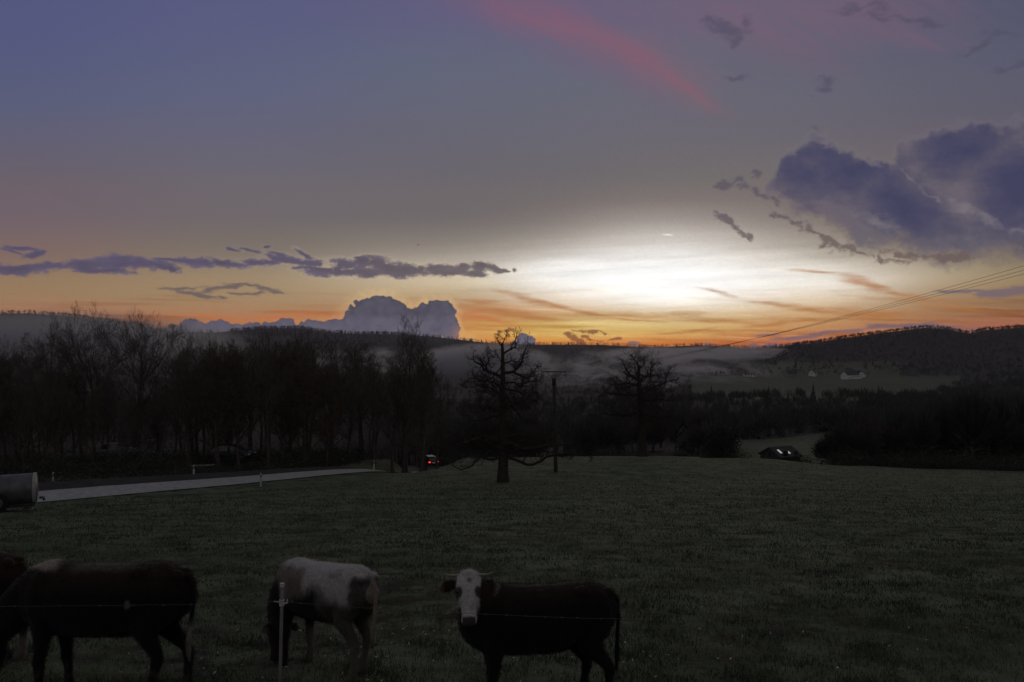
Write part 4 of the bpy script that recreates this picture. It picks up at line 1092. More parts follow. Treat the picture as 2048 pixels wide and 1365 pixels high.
def loft(mb, secs, side=(0, 1, 0), n=18, power=2.0):
    """secs: (x, y, z, half width along side, half height across)"""
    P = np.array([s[:3] for s in secs], float); T = np.gradient(P, axis=0); S0 = np.array(side, float); V = []
    q = np.arange(n) * 2 * math.pi / n
    for i, s_ in enumerate(secs):
        t = unit(T[i]); a = unit(S0 - t * (S0 @ t)); b = np.cross(t, a)
        for k in q:
            c, s__ = math.cos(k), math.sin(k)
            c = math.copysign(abs(c) ** (2 / power), c); s__ = math.copysign(abs(s__) ** (2 / power), s__)
            V.append(P[i] + a * c * s_[3] + b * s__ * s_[4])
    k = len(secs); F = [(i * n + j, i * n + (j + 1) % n, (i + 1) * n + (j + 1) % n, (i + 1) * n + j) for i in range(k - 1) for j in range(n)]
    V.append(P[0]); V.append(P[-1]); a0, a1 = k * n, k * n + 1
    F += [((j + 1) % n, j, a0) for j in range(n)] + [((k - 1) * n + j, (k - 1) * n + (j + 1) % n, a1) for j in range(n)]
    mb.add(V, F)
def ellipsoid(mb, c, r, rot=None, n=14, k=9):
    V = []
    for i in range(k + 1):
        t = math.pi * i / k
        for j in range(n):
            p = 2 * math.pi * j / n; v = Vector((math.sin(t) * math.cos(p) * r[0], math.sin(t) * math.sin(p) * r[1], math.cos(t) * r[2]))
            if rot is not None: v = rot @ v
            V.append(v + Vector(c))
    F = [(i * n + j, (i + 1) * n + j, (i + 1) * n + (j + 1) % n, i * n + (j + 1) % n) for i in range(k) for j in range(n)]
    mb.add(V, F)

def cow(loc_col, Y, heading, scale, label, coatf, head, neck, legs, seed, horns=0.0, fur_n=60000, tail=None, fur_len=.022):
    """head: dict(poll, a, n) in body axes; neck: [(x,y,z,w,h)...] behind the poll; legs: fore/hind offsets"""
    rs = np.random.RandomState(seed); x0, y0 = at(loc_col, Y); z0 = h1(x0, y0)
    mb = MB()
    loft(mb, [(-.78,0,1.05,.03,.05),(-.755,0,1.02,.10,.13),(-.70,0,.985,.17,.22),(-.58,0,.965,.225,.265),(-.42,0,.935,.25,.285),(-.22,0,.905,.275,.305),(0,0,.885,.29,.325),(.2,0,.885,.275,.325),(.36,0,.90,.24,.325),(.50,0,.915,.20,.31),(.62,0,.92,.155,.26),(.70,0,.92,.11,.19),(.75,0,.92,.05,.09)], n=24, power=2.15)
    for s in (-1, 1):
        ellipsoid(mb, (.44, s * .13, .90), (.17, .09, .27)); ellipsoid(mb, (-.53, s * .14, .90), (.20, .10, .27)); ellipsoid(mb, (-.40, s * .17, 1.14), (.08, .06, .06)); ellipsoid(mb, (-.70, s * .09, 1.10), (.06, .05, .06))
    ellipsoid(mb, (.40, 0, 1.17), (.16, .07, .07)); ellipsoid(mb, (-.12, 0, .62), (.24, .12, .07))
    fl, fr, hl, hr = legs
    for s, o in ((1, fl), (-1, fr)):
        dx = o
        loft(mb, [(.44,s*.13,.82,.085,.13),(.44+dx*.25,s*.14,.66,.072,.095),(.43+dx*.5,s*.145,.54,.055,.068),(.43+dx*.72,s*.145,.42,.046,.052),(.44+dx*.8,s*.145,.36,.050,.052),(.43+dx*.9,s*.145,.24,.034,.036),(.43+dx,s*.145,.14,.036,.040),(.44+dx,s*.145,.09,.042,.046),(.46+dx,s*.145,.045,.046,.055),(.475+dx,s*.145,.0,.052,.064)], n=12)
    for s, o in ((1, hl), (-1, hr)):
        dx = o
        loft(mb, [(-.53,s*.13,.92,.095,.19),(-.47+dx*.1,s*.14,.76,.088,.155),(-.46+dx*.3,s*.15,.64,.072,.12),(-.54+dx*.5,s*.15,.53,.052,.078),(-.61+dx*.7,s*.15,.44,.042,.056),(-.63+dx*.8,s*.15,.38,.044,.054),(-.615+dx*.9,s*.15,.27,.034,.040),(-.60+dx,s*.15,.15,.036,.042),(-.585+dx,s*.15,.09,.043,.048),(-.565+dx,s*.15,.045,.046,.055),(-.55+dx,s*.15,.0,.052,.064)], n=12)
    hs_ = head.get('size', 1.0); poll = np.array(head['poll'], float); a = unit(np.array(head['a'], float)); nn = np.array(head['n'], float); nn = unit(nn - a * (nn @ a)); sd_ = np.cross(nn, a)
    loft(mb, neck + [(*(poll + a * .05 - nn * .07), .085, .11)], n=18)
    secs = []
    for t, w, h, o in ((-.05,.05,.05,-.05),(-.025,.085,.085,-.05),(.03,.120,.115,-.05),(.10,.130,.125,-.055),(.17,.130,.120,-.055),(.24,.106,.108,-.055),(.31,.078,.092,-.055),(.37,.070,.080,-.05),(.42,.077,.074,-.045),(.455,.074,.066,-.045),(.48,.05,.045,-.045)):
        secs.append((*(poll + (a * t + nn * o) * hs_), w * hs_, h * hs_))
    loft(mb, secs, side=sd_, n=18, power=2.2)
    ellipsoid(mb, poll + (nn * -.03 + a * -.02) * hs_, (.05 * hs_, .06 * hs_, .045 * hs_))
    for s in (-1, 1):
        ellipsoid(mb, poll + (a * .15 + nn * .005 + sd_ * s * .088) * hs_, (.03 * hs_,) * 3)
        e0 = poll + (a * .055 - nn * .065 + sd_ * s * .10) * hs_; ed = unit(sd_ * s + a * .22 - nn * .10); up_ = unit(-a * 1.0 + nn * .25)
        up_ = unit(up_ - ed * (up_ @ ed)); th_ = np.cross(ed, up_)
        secs = []
        for t, h, w in ((0,.022,.022),(.04,.038,.020),(.08,.055,.016),(.12,.058,.014),(.155,.044,.012),(.18,.022,.010),(.192,.006,.006)):
            secs.append((*(e0 + ed * t - np.array([0, 0, 1]) * t * t * .6), h, w))
        loft(mb, secs, side=up_, n=12)
    # tail
    tl = tail or [(-.77,0,1.10),(-.83,.01,1.03),(-.845,.015,.85),(-.83,.02,.66),(-.82,.03,.50),(-.815,.03,.36)]
    rr = [.032,.026,.021,.019,.026,.012]
    loft(mb, [(*p, r, r) for p, r in zip(tl, rr)], n=10)
    # one skin over it all
    me = bpy.data.meshes.new('tmp'); me.from_pydata([tuple(map(float, v)) for v in mb.V], [], mb.F); me.update()
    to = bpy.data.objects.new('tmp', me); COL.objects.link(to)
    md = to.modifiers.new('r', 'REMESH'); md.mode = 'VOXEL'; md.voxel_size = 0.0115; md.adaptivity = 0.0
    sm = to.modifiers.new('s', 'SMOOTH'); sm.iterations = 7; sm.factor = 0.5
    dg = bpy.context.evaluated_depsgraph_get(); em = bpy.data.meshes.new_from_object(to.evaluated_get(dg))
    bpy.data.objects.remove(to); bpy.data.meshes.remove(me)
    n = len(em.vertices); V = np.empty(n * 3, np.float32); em.vertices.foreach_get('co', V); V = V.reshape(-1, 3)
    N = np.empty(n * 3, np.float32); em.vertices.foreach_get('normal', N); N = N.reshape(-1, 3)
    polys = np.empty(len(em.polygons) * 4, np.int32)
    quads = all(p.loop_total == 4 for p in em.polygons)
    F = [tuple(p.vertices) for p in em.polygons]; F = np.array(F, np.int32) if quads else F
    # muscle relief
    V = V + N * (0.006 * nfbm(V[:, 0] + V[:, 1], V[:, 2] + V[:, 1] * .5, .22, .22, 3, .6, seed))[:, None]
    V[:, 2] = np.maximum(V[:, 2], 0)
    hp = (V - poll) @ np.stack([a, sd_, nn], 1) / hs_       # head coordinates
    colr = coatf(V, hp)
    # stand on the slope
    ca, sa = math.cos(heading), math.sin(heading)
    def place(Q):
        Q = Q * scale; X = Q[:, 0] * ca - Q[:, 1] * sa; Yy = Q[:, 0] * sa + Q[:, 1] * ca
        dz = H(X + x0, Yy + y0) - z0; w = 1.0
        return np.stack([X, Yy, Q[:, 2] + dz * w - .012], -1)
    root = empty('cow', (x0, y0, z0), 0, label, 'cow')
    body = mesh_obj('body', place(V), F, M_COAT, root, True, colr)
    # hair: short tapering tufts lying back along the hide
    idx = rs.randint(0, n, fur_n); p = V[idx]; nv = N[idx]; flow = np.array([-.55, 0, -.75]) + rs.normal(0, .35, (fur_n, 3))
    d = nv * .75 + flow * .8; d /= np.linalg.norm(d, axis=1)[:, None]; s_ = np.cross(d, nv + rs.normal(0, .3, (fur_n, 3))); s_ /= np.linalg.norm(s_, axis=1)[:, None] + 1e-6
    ishead = (hp[idx, 0] > .02) & (np.abs(hp[idx, 1]) < .2) & (np.abs(hp[idx, 2]) < .2); ln = fur_len * (.5 + rs.rand(fur_n)) * np.where(ishead, .45, 1) * np.where(p[:, 2] > 1.05, 1.35, 1) * np.where((p[:, 2] < .3), .8, 1)
    tailm = (p[:, 0] < -.79) & (p[:, 2] < .62); ln = np.where(tailm, ln * 3.2, ln); d = np.where(tailm[:, None], unit(np.array([-.15, 0, -1])) + rs.normal(0, .12, (fur_n, 3)), d)
    q = p + d * ln[:, None]; q[:, 2] = np.maximum(q[:, 2], .004); w = .0016
    FV = np.stack([p - s_ * w, p + s_ * w, q], 1).reshape(-1, 3)
    mesh_obj('hair', place(FV), np.arange(fur_n * 3).reshape(-1, 3), M_FUR, root, False, np.repeat(colr[idx] * rs.uniform(.9, 1.7, (fur_n, 1)) + .012, 3, 0))
    for s in (-1, 1):
        e = MB(); c = poll + (a * .165 + nn * .012 + sd_ * s * .098) * hs_; ellipsoid(e, c, (.020, .020, .020), n=12, k=8); e.V = place(np.array([tuple(v) for v in e.V])); e.V = [tuple(v) for v in e.V]; e.build('eye', M_EYE, root, True)
        if horns:
            h = MB(); b0 = poll + (-a * .0 - nn * .03 + sd_ * s * .075) * hs_
            pts = [b0, b0 + sd_ * s * .04 - a * .004, b0 + sd_ * s * .09 - a * .004 + nn * .005, b0 + sd_ * s * horns - a * .018 + nn * .02]
            h.tube(pts, [.019, .016, .011, .003], 9); h.V = [tuple(v) for v in place(np.array([tuple(v) for v in h.V]))]; h.build('horn', M_HORN, root, True)
    return root

def blend(c0, c1, t): t = np.clip(t, 0, 1)[:, None]; return c0 * (1 - t) + c1 * t
def nz3(V, s, seed): return nfbm(V[:, 0] + V[:, 1] * .6, V[:, 2] + V[:, 1] * .4, s, s, 4, .6, seed)
def muzzle(c, hp, dark=DARK):
    k = sst(hp[:, 0], .40, .44) * (np.abs(hp[:, 1]) < .12) * (np.abs(hp[:, 2] + .03) < .14); return blend(c, dark, k)
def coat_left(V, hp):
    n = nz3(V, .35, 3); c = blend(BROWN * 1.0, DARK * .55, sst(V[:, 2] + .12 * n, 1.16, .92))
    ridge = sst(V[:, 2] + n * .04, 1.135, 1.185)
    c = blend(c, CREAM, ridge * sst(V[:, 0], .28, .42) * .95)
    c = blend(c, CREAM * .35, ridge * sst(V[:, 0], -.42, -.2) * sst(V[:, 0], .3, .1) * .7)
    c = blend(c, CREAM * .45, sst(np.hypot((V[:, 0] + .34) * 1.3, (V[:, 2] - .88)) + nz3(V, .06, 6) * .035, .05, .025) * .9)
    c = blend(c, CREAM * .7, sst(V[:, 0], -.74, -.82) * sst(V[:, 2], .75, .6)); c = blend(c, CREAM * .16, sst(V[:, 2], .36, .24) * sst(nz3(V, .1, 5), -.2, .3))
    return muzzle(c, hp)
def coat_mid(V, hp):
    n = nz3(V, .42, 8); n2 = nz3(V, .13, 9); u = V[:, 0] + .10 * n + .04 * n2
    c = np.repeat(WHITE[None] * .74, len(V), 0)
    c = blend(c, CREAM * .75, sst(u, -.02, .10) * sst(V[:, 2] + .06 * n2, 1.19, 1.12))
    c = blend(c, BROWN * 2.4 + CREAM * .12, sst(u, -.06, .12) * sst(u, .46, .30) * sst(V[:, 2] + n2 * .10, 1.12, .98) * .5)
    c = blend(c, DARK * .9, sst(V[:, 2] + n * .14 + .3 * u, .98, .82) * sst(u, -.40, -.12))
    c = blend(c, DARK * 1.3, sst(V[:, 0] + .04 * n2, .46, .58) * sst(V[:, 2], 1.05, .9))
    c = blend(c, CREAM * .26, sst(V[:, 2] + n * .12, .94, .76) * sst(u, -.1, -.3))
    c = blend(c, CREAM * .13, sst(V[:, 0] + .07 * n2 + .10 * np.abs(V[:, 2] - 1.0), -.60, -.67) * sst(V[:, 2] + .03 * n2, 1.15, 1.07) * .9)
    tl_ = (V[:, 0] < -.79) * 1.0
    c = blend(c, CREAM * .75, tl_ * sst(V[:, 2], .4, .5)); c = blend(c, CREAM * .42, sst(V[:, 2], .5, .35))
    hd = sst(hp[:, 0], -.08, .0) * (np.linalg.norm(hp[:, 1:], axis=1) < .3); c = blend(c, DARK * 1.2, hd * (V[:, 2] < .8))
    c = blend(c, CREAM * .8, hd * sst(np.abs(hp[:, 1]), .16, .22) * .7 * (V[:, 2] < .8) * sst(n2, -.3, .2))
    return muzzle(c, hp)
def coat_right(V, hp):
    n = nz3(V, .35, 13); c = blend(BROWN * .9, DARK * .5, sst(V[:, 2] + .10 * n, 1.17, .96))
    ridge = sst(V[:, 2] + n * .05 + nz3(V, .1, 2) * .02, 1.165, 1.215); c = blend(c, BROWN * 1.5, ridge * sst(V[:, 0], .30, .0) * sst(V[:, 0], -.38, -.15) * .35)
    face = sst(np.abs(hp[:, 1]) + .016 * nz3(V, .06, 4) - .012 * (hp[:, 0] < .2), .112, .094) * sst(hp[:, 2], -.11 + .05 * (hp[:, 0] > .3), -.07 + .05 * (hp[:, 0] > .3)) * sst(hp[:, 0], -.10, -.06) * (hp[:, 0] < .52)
    poll = sst(np.linalg.norm(hp - np.array([-.01, 0, -.03]), axis=1), .13, .10); c = blend(c, WHITE * .80 * (1 - .25 * sst(nz3(V, .07, 5), .0, .5))[:, None], np.maximum(face, poll)); ear = sst(np.abs(hp[:, 1]), .22, .29) * (np.linalg.norm(hp, axis=1) < .325) * (hp[:, 2] > -.15) * (hp[:, 2] > -.2) * (V[:, 2] > .85); c = blend(c, CREAM * .5, ear)  # ear tips paled as a painted rim light
    for s in (-1, 1):
        c = blend(c, DARK, sst(np.hypot((hp[:, 0] - .175) / 1.5, hp[:, 1] - s * .093), .046, .024) * (hp[:, 2] > -.14) * .9)
    c = blend(c, DARK * 2.5, sst(np.hypot(hp[:, 0] - .07, hp[:, 1] - .01), .035, .01) * (hp[:, 2] > -.02) * .7)
    k = sst(hp[:, 0], .395, .42) * (np.hypot(hp[:, 1], 0) < .062 - .0 * n) * (hp[:, 2] > -.06); c = blend(c, DARK * 1.2, k * .9)
    return c
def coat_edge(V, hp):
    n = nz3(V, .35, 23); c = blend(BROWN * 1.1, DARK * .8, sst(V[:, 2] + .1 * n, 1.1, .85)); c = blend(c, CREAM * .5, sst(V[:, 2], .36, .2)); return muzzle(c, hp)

graze = dict(poll=(.98, .02, .47), a=(.42, .05, -.9), n=(.9, 0, .42))
graze_neck = [(.48,0,.97,.15,.24),(.64,0,.90,.13,.21),(.78,0,.78,.11,.17),(.88,.01,.65,.10,.14),(.95,.02,.55,.09,.12)]
cow(206, 7.4, R(181), 1.04, 'large dark brown cow grazing at the left, cream streak on its withers', coat_left, graze, graze_neck, (.05, -.06, .10, -.10), 1, tail=[(-.77,.03,1.12),(-.83,.05,1.04),(-.835,.07,.86),(-.81,.08,.68),(-.79,.08,.52),(-.785,.08,.38)])
cow(647, 8.45, R(144), .935, 'pale cream and brown cow grazing head down behind the thin fence post', coat_mid, dict(poll=(.70, .10, .50), a=(-.02, .10, -1.0), n=(1, .05, 0)), [(.46,0,.97,.15,.25),(.60,.02,.88,.13,.21),(.68,.05,.75,.11,.17),(.71,.08,.63,.10,.14),(.71,.10,.56,.09,.12)], (.06, -.04, -.06, .10), 2)
_h = R(197)
def W2L(v): return (v[0] * math.cos(_h) + v[1] * math.sin(_h), -v[0] * math.sin(_h) + v[1] * math.cos(_h), v[2])
_p = W2L((-.585, -.22, 1.235)); _p = tuple(c / .93 for c in _p)
_k = lambda t, w, h: (.5 + (_p[0] - .5) * t, _p[1] * t, .98 + (_p[2] - .07 - .98) * t ** .8, w, h)
cow(1072, 7.05, _h, .93, 'dark brown cow with white face and small horns looking towards the camera', coat_right, dict(poll=_p, size=.96, a=W2L((.03, -.40, -.915)), n=W2L((.0, -.915, .40))), [(.44,0,.96,.16,.26), _k(.2,.14,.22), _k(.45,.125,.18), _k(.7,.11,.15), _k(.88,.10,.125)], (.04, -.05, -.08, .06), 3, horns=.155)
cow(-96, 8.7, R(178), 1.0, 'brown cow mostly outside the left edge, only its rump and one hind leg in view', coat_edge, graze, graze_neck, (.0, -.06, .02, -.10), 4, fur_n=30000)

# ------------------------------------------------------------------ electric fence
M_POST = mat('grey_fibreglass', (0.15, 0.145, 0.14), 0.5, 0.2, 12.0, spec=.4)
M_PLAST = mat('white_plastic', (0.48, 0.465, 0.43), 0.4, 0.05, 6.0, spec=.5)
M_WIRE = mat('steel_wire', (0.16, 0.15, 0.14), 0.4, 0.2, 50.0, metal=.6)
def fence():
    Y = 5.8; top = Vector((*at(565, Y), -(1168 - HZ) / FPX * Y)); bx, by = at(556, Y); base = Vector((bx, by, h1(bx, by) - .25))
    root = empty('fence_post', (bx, by, h1(bx, by)), 0, 'thin grey electric fence post with pale cap and insulator in front of the cream cow', 'fence post')
    o = Vector(root.location); d = (top - base).normalized()
    m = MB(); m.tube([base - o, base + (top - base) * .5 - o, top - o], [.0135, .0125, .0115], 8); m.build('shaft', M_POST, root, True)
    m = MB(); m.tube([top - d * .02 - o, top + d * .006 - o], .017, 10); m.build('cap', M_PLAST, root)
    wz = -(1205 - HZ) / FPX * Y; k = (wz - base.z) / (top.z - base.z); p = base + (top - base) * k - o
    m = MB(); m.tube([p - d * .022, p + d * .022], .019, 10); m.tube([p, p + Vector((.022, -.02, .0)), p + Vector((.045, -.022, .004)), p + Vector((.047, -.022, .032))], [.008, .007, .006, .005], 7)
    m.tube([p + Vector((-.01, -.008, .006)), p + Vector((-.055, -.01, .012))], [.006, .004], 6); m.build('insulator', M_PLAST, root)
    pts = [(-500, 5.85, 1222), (-100, 5.82, 1214), (200, 5.8, 1211), (400, 5.8, 1208), (566, 5.78, 1203), (600, 5.78, 1206), (760, 5.76, 1217), (955, 5.72, 1227), (1090, 5.68, 1233), (1225, 5.66, 1237), (1600, 5.6, 1236), (2100, 5.5, 1218), (2700, 5.4, 1190)]
    P = [Vector((*at(c, y), -(r - HZ) / FPX * y)) for c, y, r in pts]
    D = _dense(np.array([tuple(p) for p in P]), 30); rs = np.random.RandomState(2)
    D = D + rs.normal(0, .0012, D.shape)
    m = MB(); m.tube([Vector(q) for q in D], .0011, 5)
    for i in range(6, len(D) - 6, 9):            # twists of the strand
        q = Vector(D[i]); m.tube([q + Vector((-.006, 0, -.006)), q + Vector((.006, 0, .006))], .0022, 4)
    tag(m.build('fence_wire', M_WIRE), 'thin twisted wire strung along the front of the pasture past the cattle', 'fence wire')
fence()

# ------------------------------------------------------------------ overhead line
M_POLE = mat('creosoted_wood', (0.050, 0.040, 0.032), 0.9, 0.3, 6.0, bump=.3)
M_STEEL = mat('dull_steel', (0.12, 0.12, 0.12), 0.6, 0.2, 10.0, metal=.5)
M_PORC = mat('brown_porcelain', (0.06, 0.035, 0.025), 0.25, 0.2, 10.0, spec=.6)
def pole():
    Y = 68.0; bx, by = at(1112, 76.0 * 68 / 68); Y0 = 76.0
    b = ground(1112, Y0); x1, _ = at(1108, Y0); top = -(757 - HZ) / FPX * Y0 - b.z
    root = empty('utility_pole', b, 0, 'wooden utility pole with crossarm and three insulators standing beside the gnarled tree', 'utility pole')
    lx = x1 - b.x
    m = MB(); m.tube([(0, 0, -1), (lx * .1, 0, 0), (lx, 0, top - .6)], [.20, .19, .15], 12); m.tube([(lx, 0, top - .65), (lx, 0, top)], [.20, .19], 12); m.build('pole', M_POLE, root, True)
    arm = -(744 - HZ) / FPX * Y0 - b.z; half = 24.5 / FPX * Y0
    m = MB(); m.box((lx, 0, arm), (half * 2, .10, .13)); c = m.build('crossarm', M_STEEL, root)
    m = MB()
    for s in (-1, 1): m.tube([(lx + s * .06, 0, top - .02), (lx + s * half * .60, 0, arm - .04)], .032, 6)
    m.build('brace', M_STEEL, root)
    att = []
    for i, u in enumerate((-.93, 0, .93)):
        x = lx + u * half; m = MB(); m.tube([(x, 0, arm - .02), (x, 0, arm - .12)], .02, 6)
        q = [(x + .13 * math.cos(t), 0, arm - .27 + .15 * math.sin(t)) for t in np.linspace(2.2, 7.2, 12)]
        m.tube(q, .028, 6)
        m.tube([(x, 0, arm - .40), (x, 0, arm - .46)], [.07, .03], 8)
        m.build('insulator', M_PORC, root, True); att.append(b + Vector((x, 0, arm - .44)))
    return root, att, top
def power_line():
    root, att, top = pole()
    p0 = att[1]; p1 = Vector((35.0, 10.0, 0)); g1 = h1(35, 10)
    r2 = copy_tree(root); tag(r2, 'second utility pole of the line, nearer and out of view to the right', 'utility pole')
    d = Vector((p1.x - p0.x, p1.y - p0.y, 0)).normalized(); nrm = Vector((-d.y, d.x, 0))
    a = 6.0; bq = 6.8; c0 = -2.65
    zt = lambda t: c0 + a * t + 6.3 * t * t
    s = (zt(1.0) + .4 - g1) / top; r2.location = (35, 10, g1); r2.scale = (1, 1, s); r2.rotation_euler = (0, 0, math.atan2(-nrm.y, -nrm.x))
    for i, u in enumerate((-1, 0, 1)):
        e = p1 + nrm * (-u) * 2.3; P = []
        for k in range(61):
            t = k / 60; q = att[i].lerp(Vector((e.x, e.y, 0)), t); z = zt(t) + (att[i].z - c0) * (1 - t) ** 3; P.append((q.x, q.y, z))
        m = MB(); m.tube(P, .0075, 5)
        tag(m.build('power_line', M_STEEL), ['top one of the three overhead wires rising to the right', 'middle one of the three overhead wires rising to the right', 'lowest of the three overhead wires rising to the right'][i], 'power line', 'overhead wires')
power_line()

# ------------------------------------------------------------------ tank trailer
M_GALV = mat('galvanised_steel', (0.11, 0.112, 0.118), 0.42, 0.35, 3.0, metal=.35, spec=.6)
M_RUST = mat('painted_frame', (0.05, 0.045, 0.04), 0.7, 0.3, 6.0)
M_TYRE = mat('tyre_rubber', (0.018, 0.018, 0.018), 0.85, 0.2, 20.0, bump=.3)
M_BAND = mat('pale_paint', (0.36, 0.35, 0.33), 0.6, 0.1, 4.0)
def wheel_parts(root, c, r, w, axis, name='wheel', rim_mat=None):
    ax = Vector(axis); m = MB(); n = 22
    def disc(prof, mb):
        u = Vector((0, 0, 1)); v = ax.cross(u); V = []; F = []
        for (rr, t) in prof:
            for k in range(n): q = 2 * math.pi * k / n; V.append(Vector(c) + ax * t + (u * math.cos(q) + v * math.sin(q)) * rr)
        for i in range(len(prof) - 1):
            for k in range(n): F.append((i * n + k, i * n + (k + 1) % n, (i + 1) * n + (k + 1) % n, (i + 1) * n + k))
        F.append(tuple(range(n))); F.append(tuple((len(prof) - 1) * n + k for k in range(n))); mb.add(V, F)
    disc([(r * .62, -w / 2), (r * .93, -w / 2), (r, -w * .3), (r, w * .3), (r * .93, w / 2), (r * .62, w / 2)], m)
    t = m.build(name, M_TYRE, root, True)
    m = MB(); disc([(r * .2, -w * .54), (r * .58, -w * .52), (r * .61, -w * .40), (r * .61, w * .40), (r * .58, w * .52), (r * .2, w * .54)], m); m.build('rim', rim_mat or M_STEEL, t, True)
def tanker():
    Y = 35.0; R_ = .66; xe = at(74, Y)[0]; L = 3.6; TA = R(27); cx = xe - L / 2 * math.cos(TA); Yc = Y - L / 2 * math.sin(TA); g_ = h1(cx, Yc); 
    root = empty('tank_trailer', (cx, Yc, g_), TA, 'galvanised cylindrical water tank trailer parked at the left edge by the road', 'trailer')
    m = MB(); cz = -(983 - HZ) / FPX * Yc - g_; P = [(-L/2 - .07, .0), (-L/2 - .05, .34), (-L/2, .60), (-L/2 + .05, R_), (L/2 - .05, R_), (L/2, .60), (L/2 + .05, .34), (L/2 + .07, .0)]
    n = 32; V = []; F = []
    for (x, r) in P:
        for k in range(n): q = 2 * math.pi * k / n; V.append((x, r * math.cos(q), cz + r * math.sin(q)))
    for i in range(len(P) - 1):
        for k in range(n): F.append((i * n + k, i * n + (k + 1) % n, (i + 1) * n + (k + 1) % n, (i + 1) * n + k))
    m.add(V, F); m.build('tank', M_GALV, root, True)
    for x in (-L/2 + .06, L/2 - .06):
        m = MB(); n = 32; V = []; F = []
        for (dx, r) in ((-.07, R_ + .004), (-.07, R_ + .025), (.07, R_ + .025), (.07, R_ + .004)):
            for k in range(n): q = 2 * math.pi * k / n; V.append((x + dx, r * math.cos(q), cz + r * math.sin(q)))
        for i in range(3):
            for k in range(n): F.append((i * n + k, i * n + (k + 1) % n, (i + 1) * n + (k + 1) % n, (i + 1) * n + k))
        m.add(V, F); m.build('end_band', M_BAND, root)
    m = MB(); m.tube([(.12, 0, cz + R_ - .02), (.12, 0, cz + R_ + .14)], .26, 16); m.tube([(.12, 0, cz + R_ + .141), (.12, 0, cz + R_ + .17)], .29, 16); m.build('hatch', M_BAND, root)
    m = MB()
    for s in (-1, 1): m.box((0, s * .42, cz - R_ + .02), (L * .98, .09, .14))
    for x in (-1.3, -.4, .6, 1.45): m.box((x, 0, cz - R_ - .07), (.12, 1.1, .10))
    m.box((.2, 0, .42), (.12, 1.5, .12)); m.box((.2, .42, cz - R_ - .10), (.5, .1, .2)); m.box((.2, -.42, cz - R_ - .10), (.5, .1, .2))
    m.tube([(-L/2, .3, cz - R_ - .02), (-L/2 - 1.2, 0, .55)], .05, 8); m.tube([(-L/2, -.3, cz - R_ - .02), (-L/2 - 1.2, 0, .55)], .05, 8)
    m.build('frame', M_RUST, root)
    for s in (-1, 1): wheel_parts(root, (.38, s * .72, .42), .44, .30, (0, 1, 0))
    m = MB(); m.tube([(L/2 - .02, -.25, cz - R_ + .1), (L/2 - .06, -.3, .3), (L/2 - .16, -.32, .0)], .035, 7); m.box((L/2 - .16, -.32, .02), (.16, .16, .03)); m.build('support_leg', M_BAND, root)
    m = MB(); m.tube([(L/2 + .10, 0, cz - .42), (L/2 + .26, 0, cz - .44), (L/2 + .30, 0, cz - .56)], .06, 8); m.build('outlet', M_STEEL, root)
tanker()

# ------------------------------------------------------------------ marker posts
def delineators():
    M_BLK = mat('black_band', (0.015, 0.015, 0.015), 0.6, 0.1, 5.0); M_REFL = mat('reflector', (0.55, 0.52, 0.48), 0.15, 0.05, 5.0, metal=.4)
    def build(loc, rz):
        root = empty('marker_post', loc, rz); m = MB()
        def pris(mb, z0, z1, k=1.0, cut=0.0):
            a = .065 * k; b = .055 * k; pr = [(-a, -b * .4), (0, -b), (a, -b * .4), (a * .5, b), (-a * .5, b)]
            V = [(x, y, z0) for x, y in pr] + [(x, y, z1 + (cut * x)) for x, y in pr]; n = 5
            mb.add(V, [tuple(range(n))[::-1], tuple(range(n, 2 * n))] + [(i, (i + 1) % n, n + (i + 1) % n, n + i) for i in range(n)])
        pris(m, -.3, 1.02, 1.0, .5); m.build('shaft', M_PLAST, root)
        m = MB(); pris(m, .72, .90, 1.06, .6); bd = m.build('black_band', M_BLK, root)
        m = MB(); m.box((0, -.062, .80), (.05, .012, .12)); m.build('reflector', M_REFL, bd); return root
    spots = [(388, 61.4, 'white roadside marker post on the far verge, left one of the tall pair'), (522, 60.2, 'white roadside marker post in front of the road, right one of the tall pair'), (107, 56.5, 'short pale marker post half sunk in dark brambles near the tank trailer'), (748, 80.0, 'small pale marker post where the road drops out of sight')]
    src = None
    for c, Y, l in spots:
        g_ = ground(c, Y); o = build(g_, .3) if src is None else copy_tree(src); src = src or o; o.location = g_
        tag(o, l, 'marker post', 'marker posts along the road')
delineators()

# ------------------------------------------------------------------ cars
M_PAINT = mat('dark_car_paint', (0.03, 0.035, 0.038), 0.22, 0.1, 2.0, spec=.7, metal=.3); M_PAINT2 = mat('silver_car_paint', (0.13, 0.14, 0.15), 0.3, 0.1, 2.0, spec=.6, metal=.4)
M_CGL = mat('car_glass', (0.015, 0.018, 0.02), 0.06, 0.05, 2.0, spec=.8); M_LAMP = mat('headlamp_glass', (0.62, 0.62, 0.60), 0.1, 0.05, 2.0, spec=.9)
M_TAIL = mat('tail_lamp', (0.25, 0.01, 0.01), 0.2, 0.05, 2.0); M_TAILON = mat('lit_tail_lamp', (0.5, 0.01, 0.01), 0.2, 0.05, 2.0, emit=((1.0, 0.03, 0.02), 3.0)); M_WARM = mat('lit_plate_lamp', (0.4, 0.3, 0.25), 0.2, 0.05, 2.0, emit=((1.0, 0.75, 0.7), 0.08))
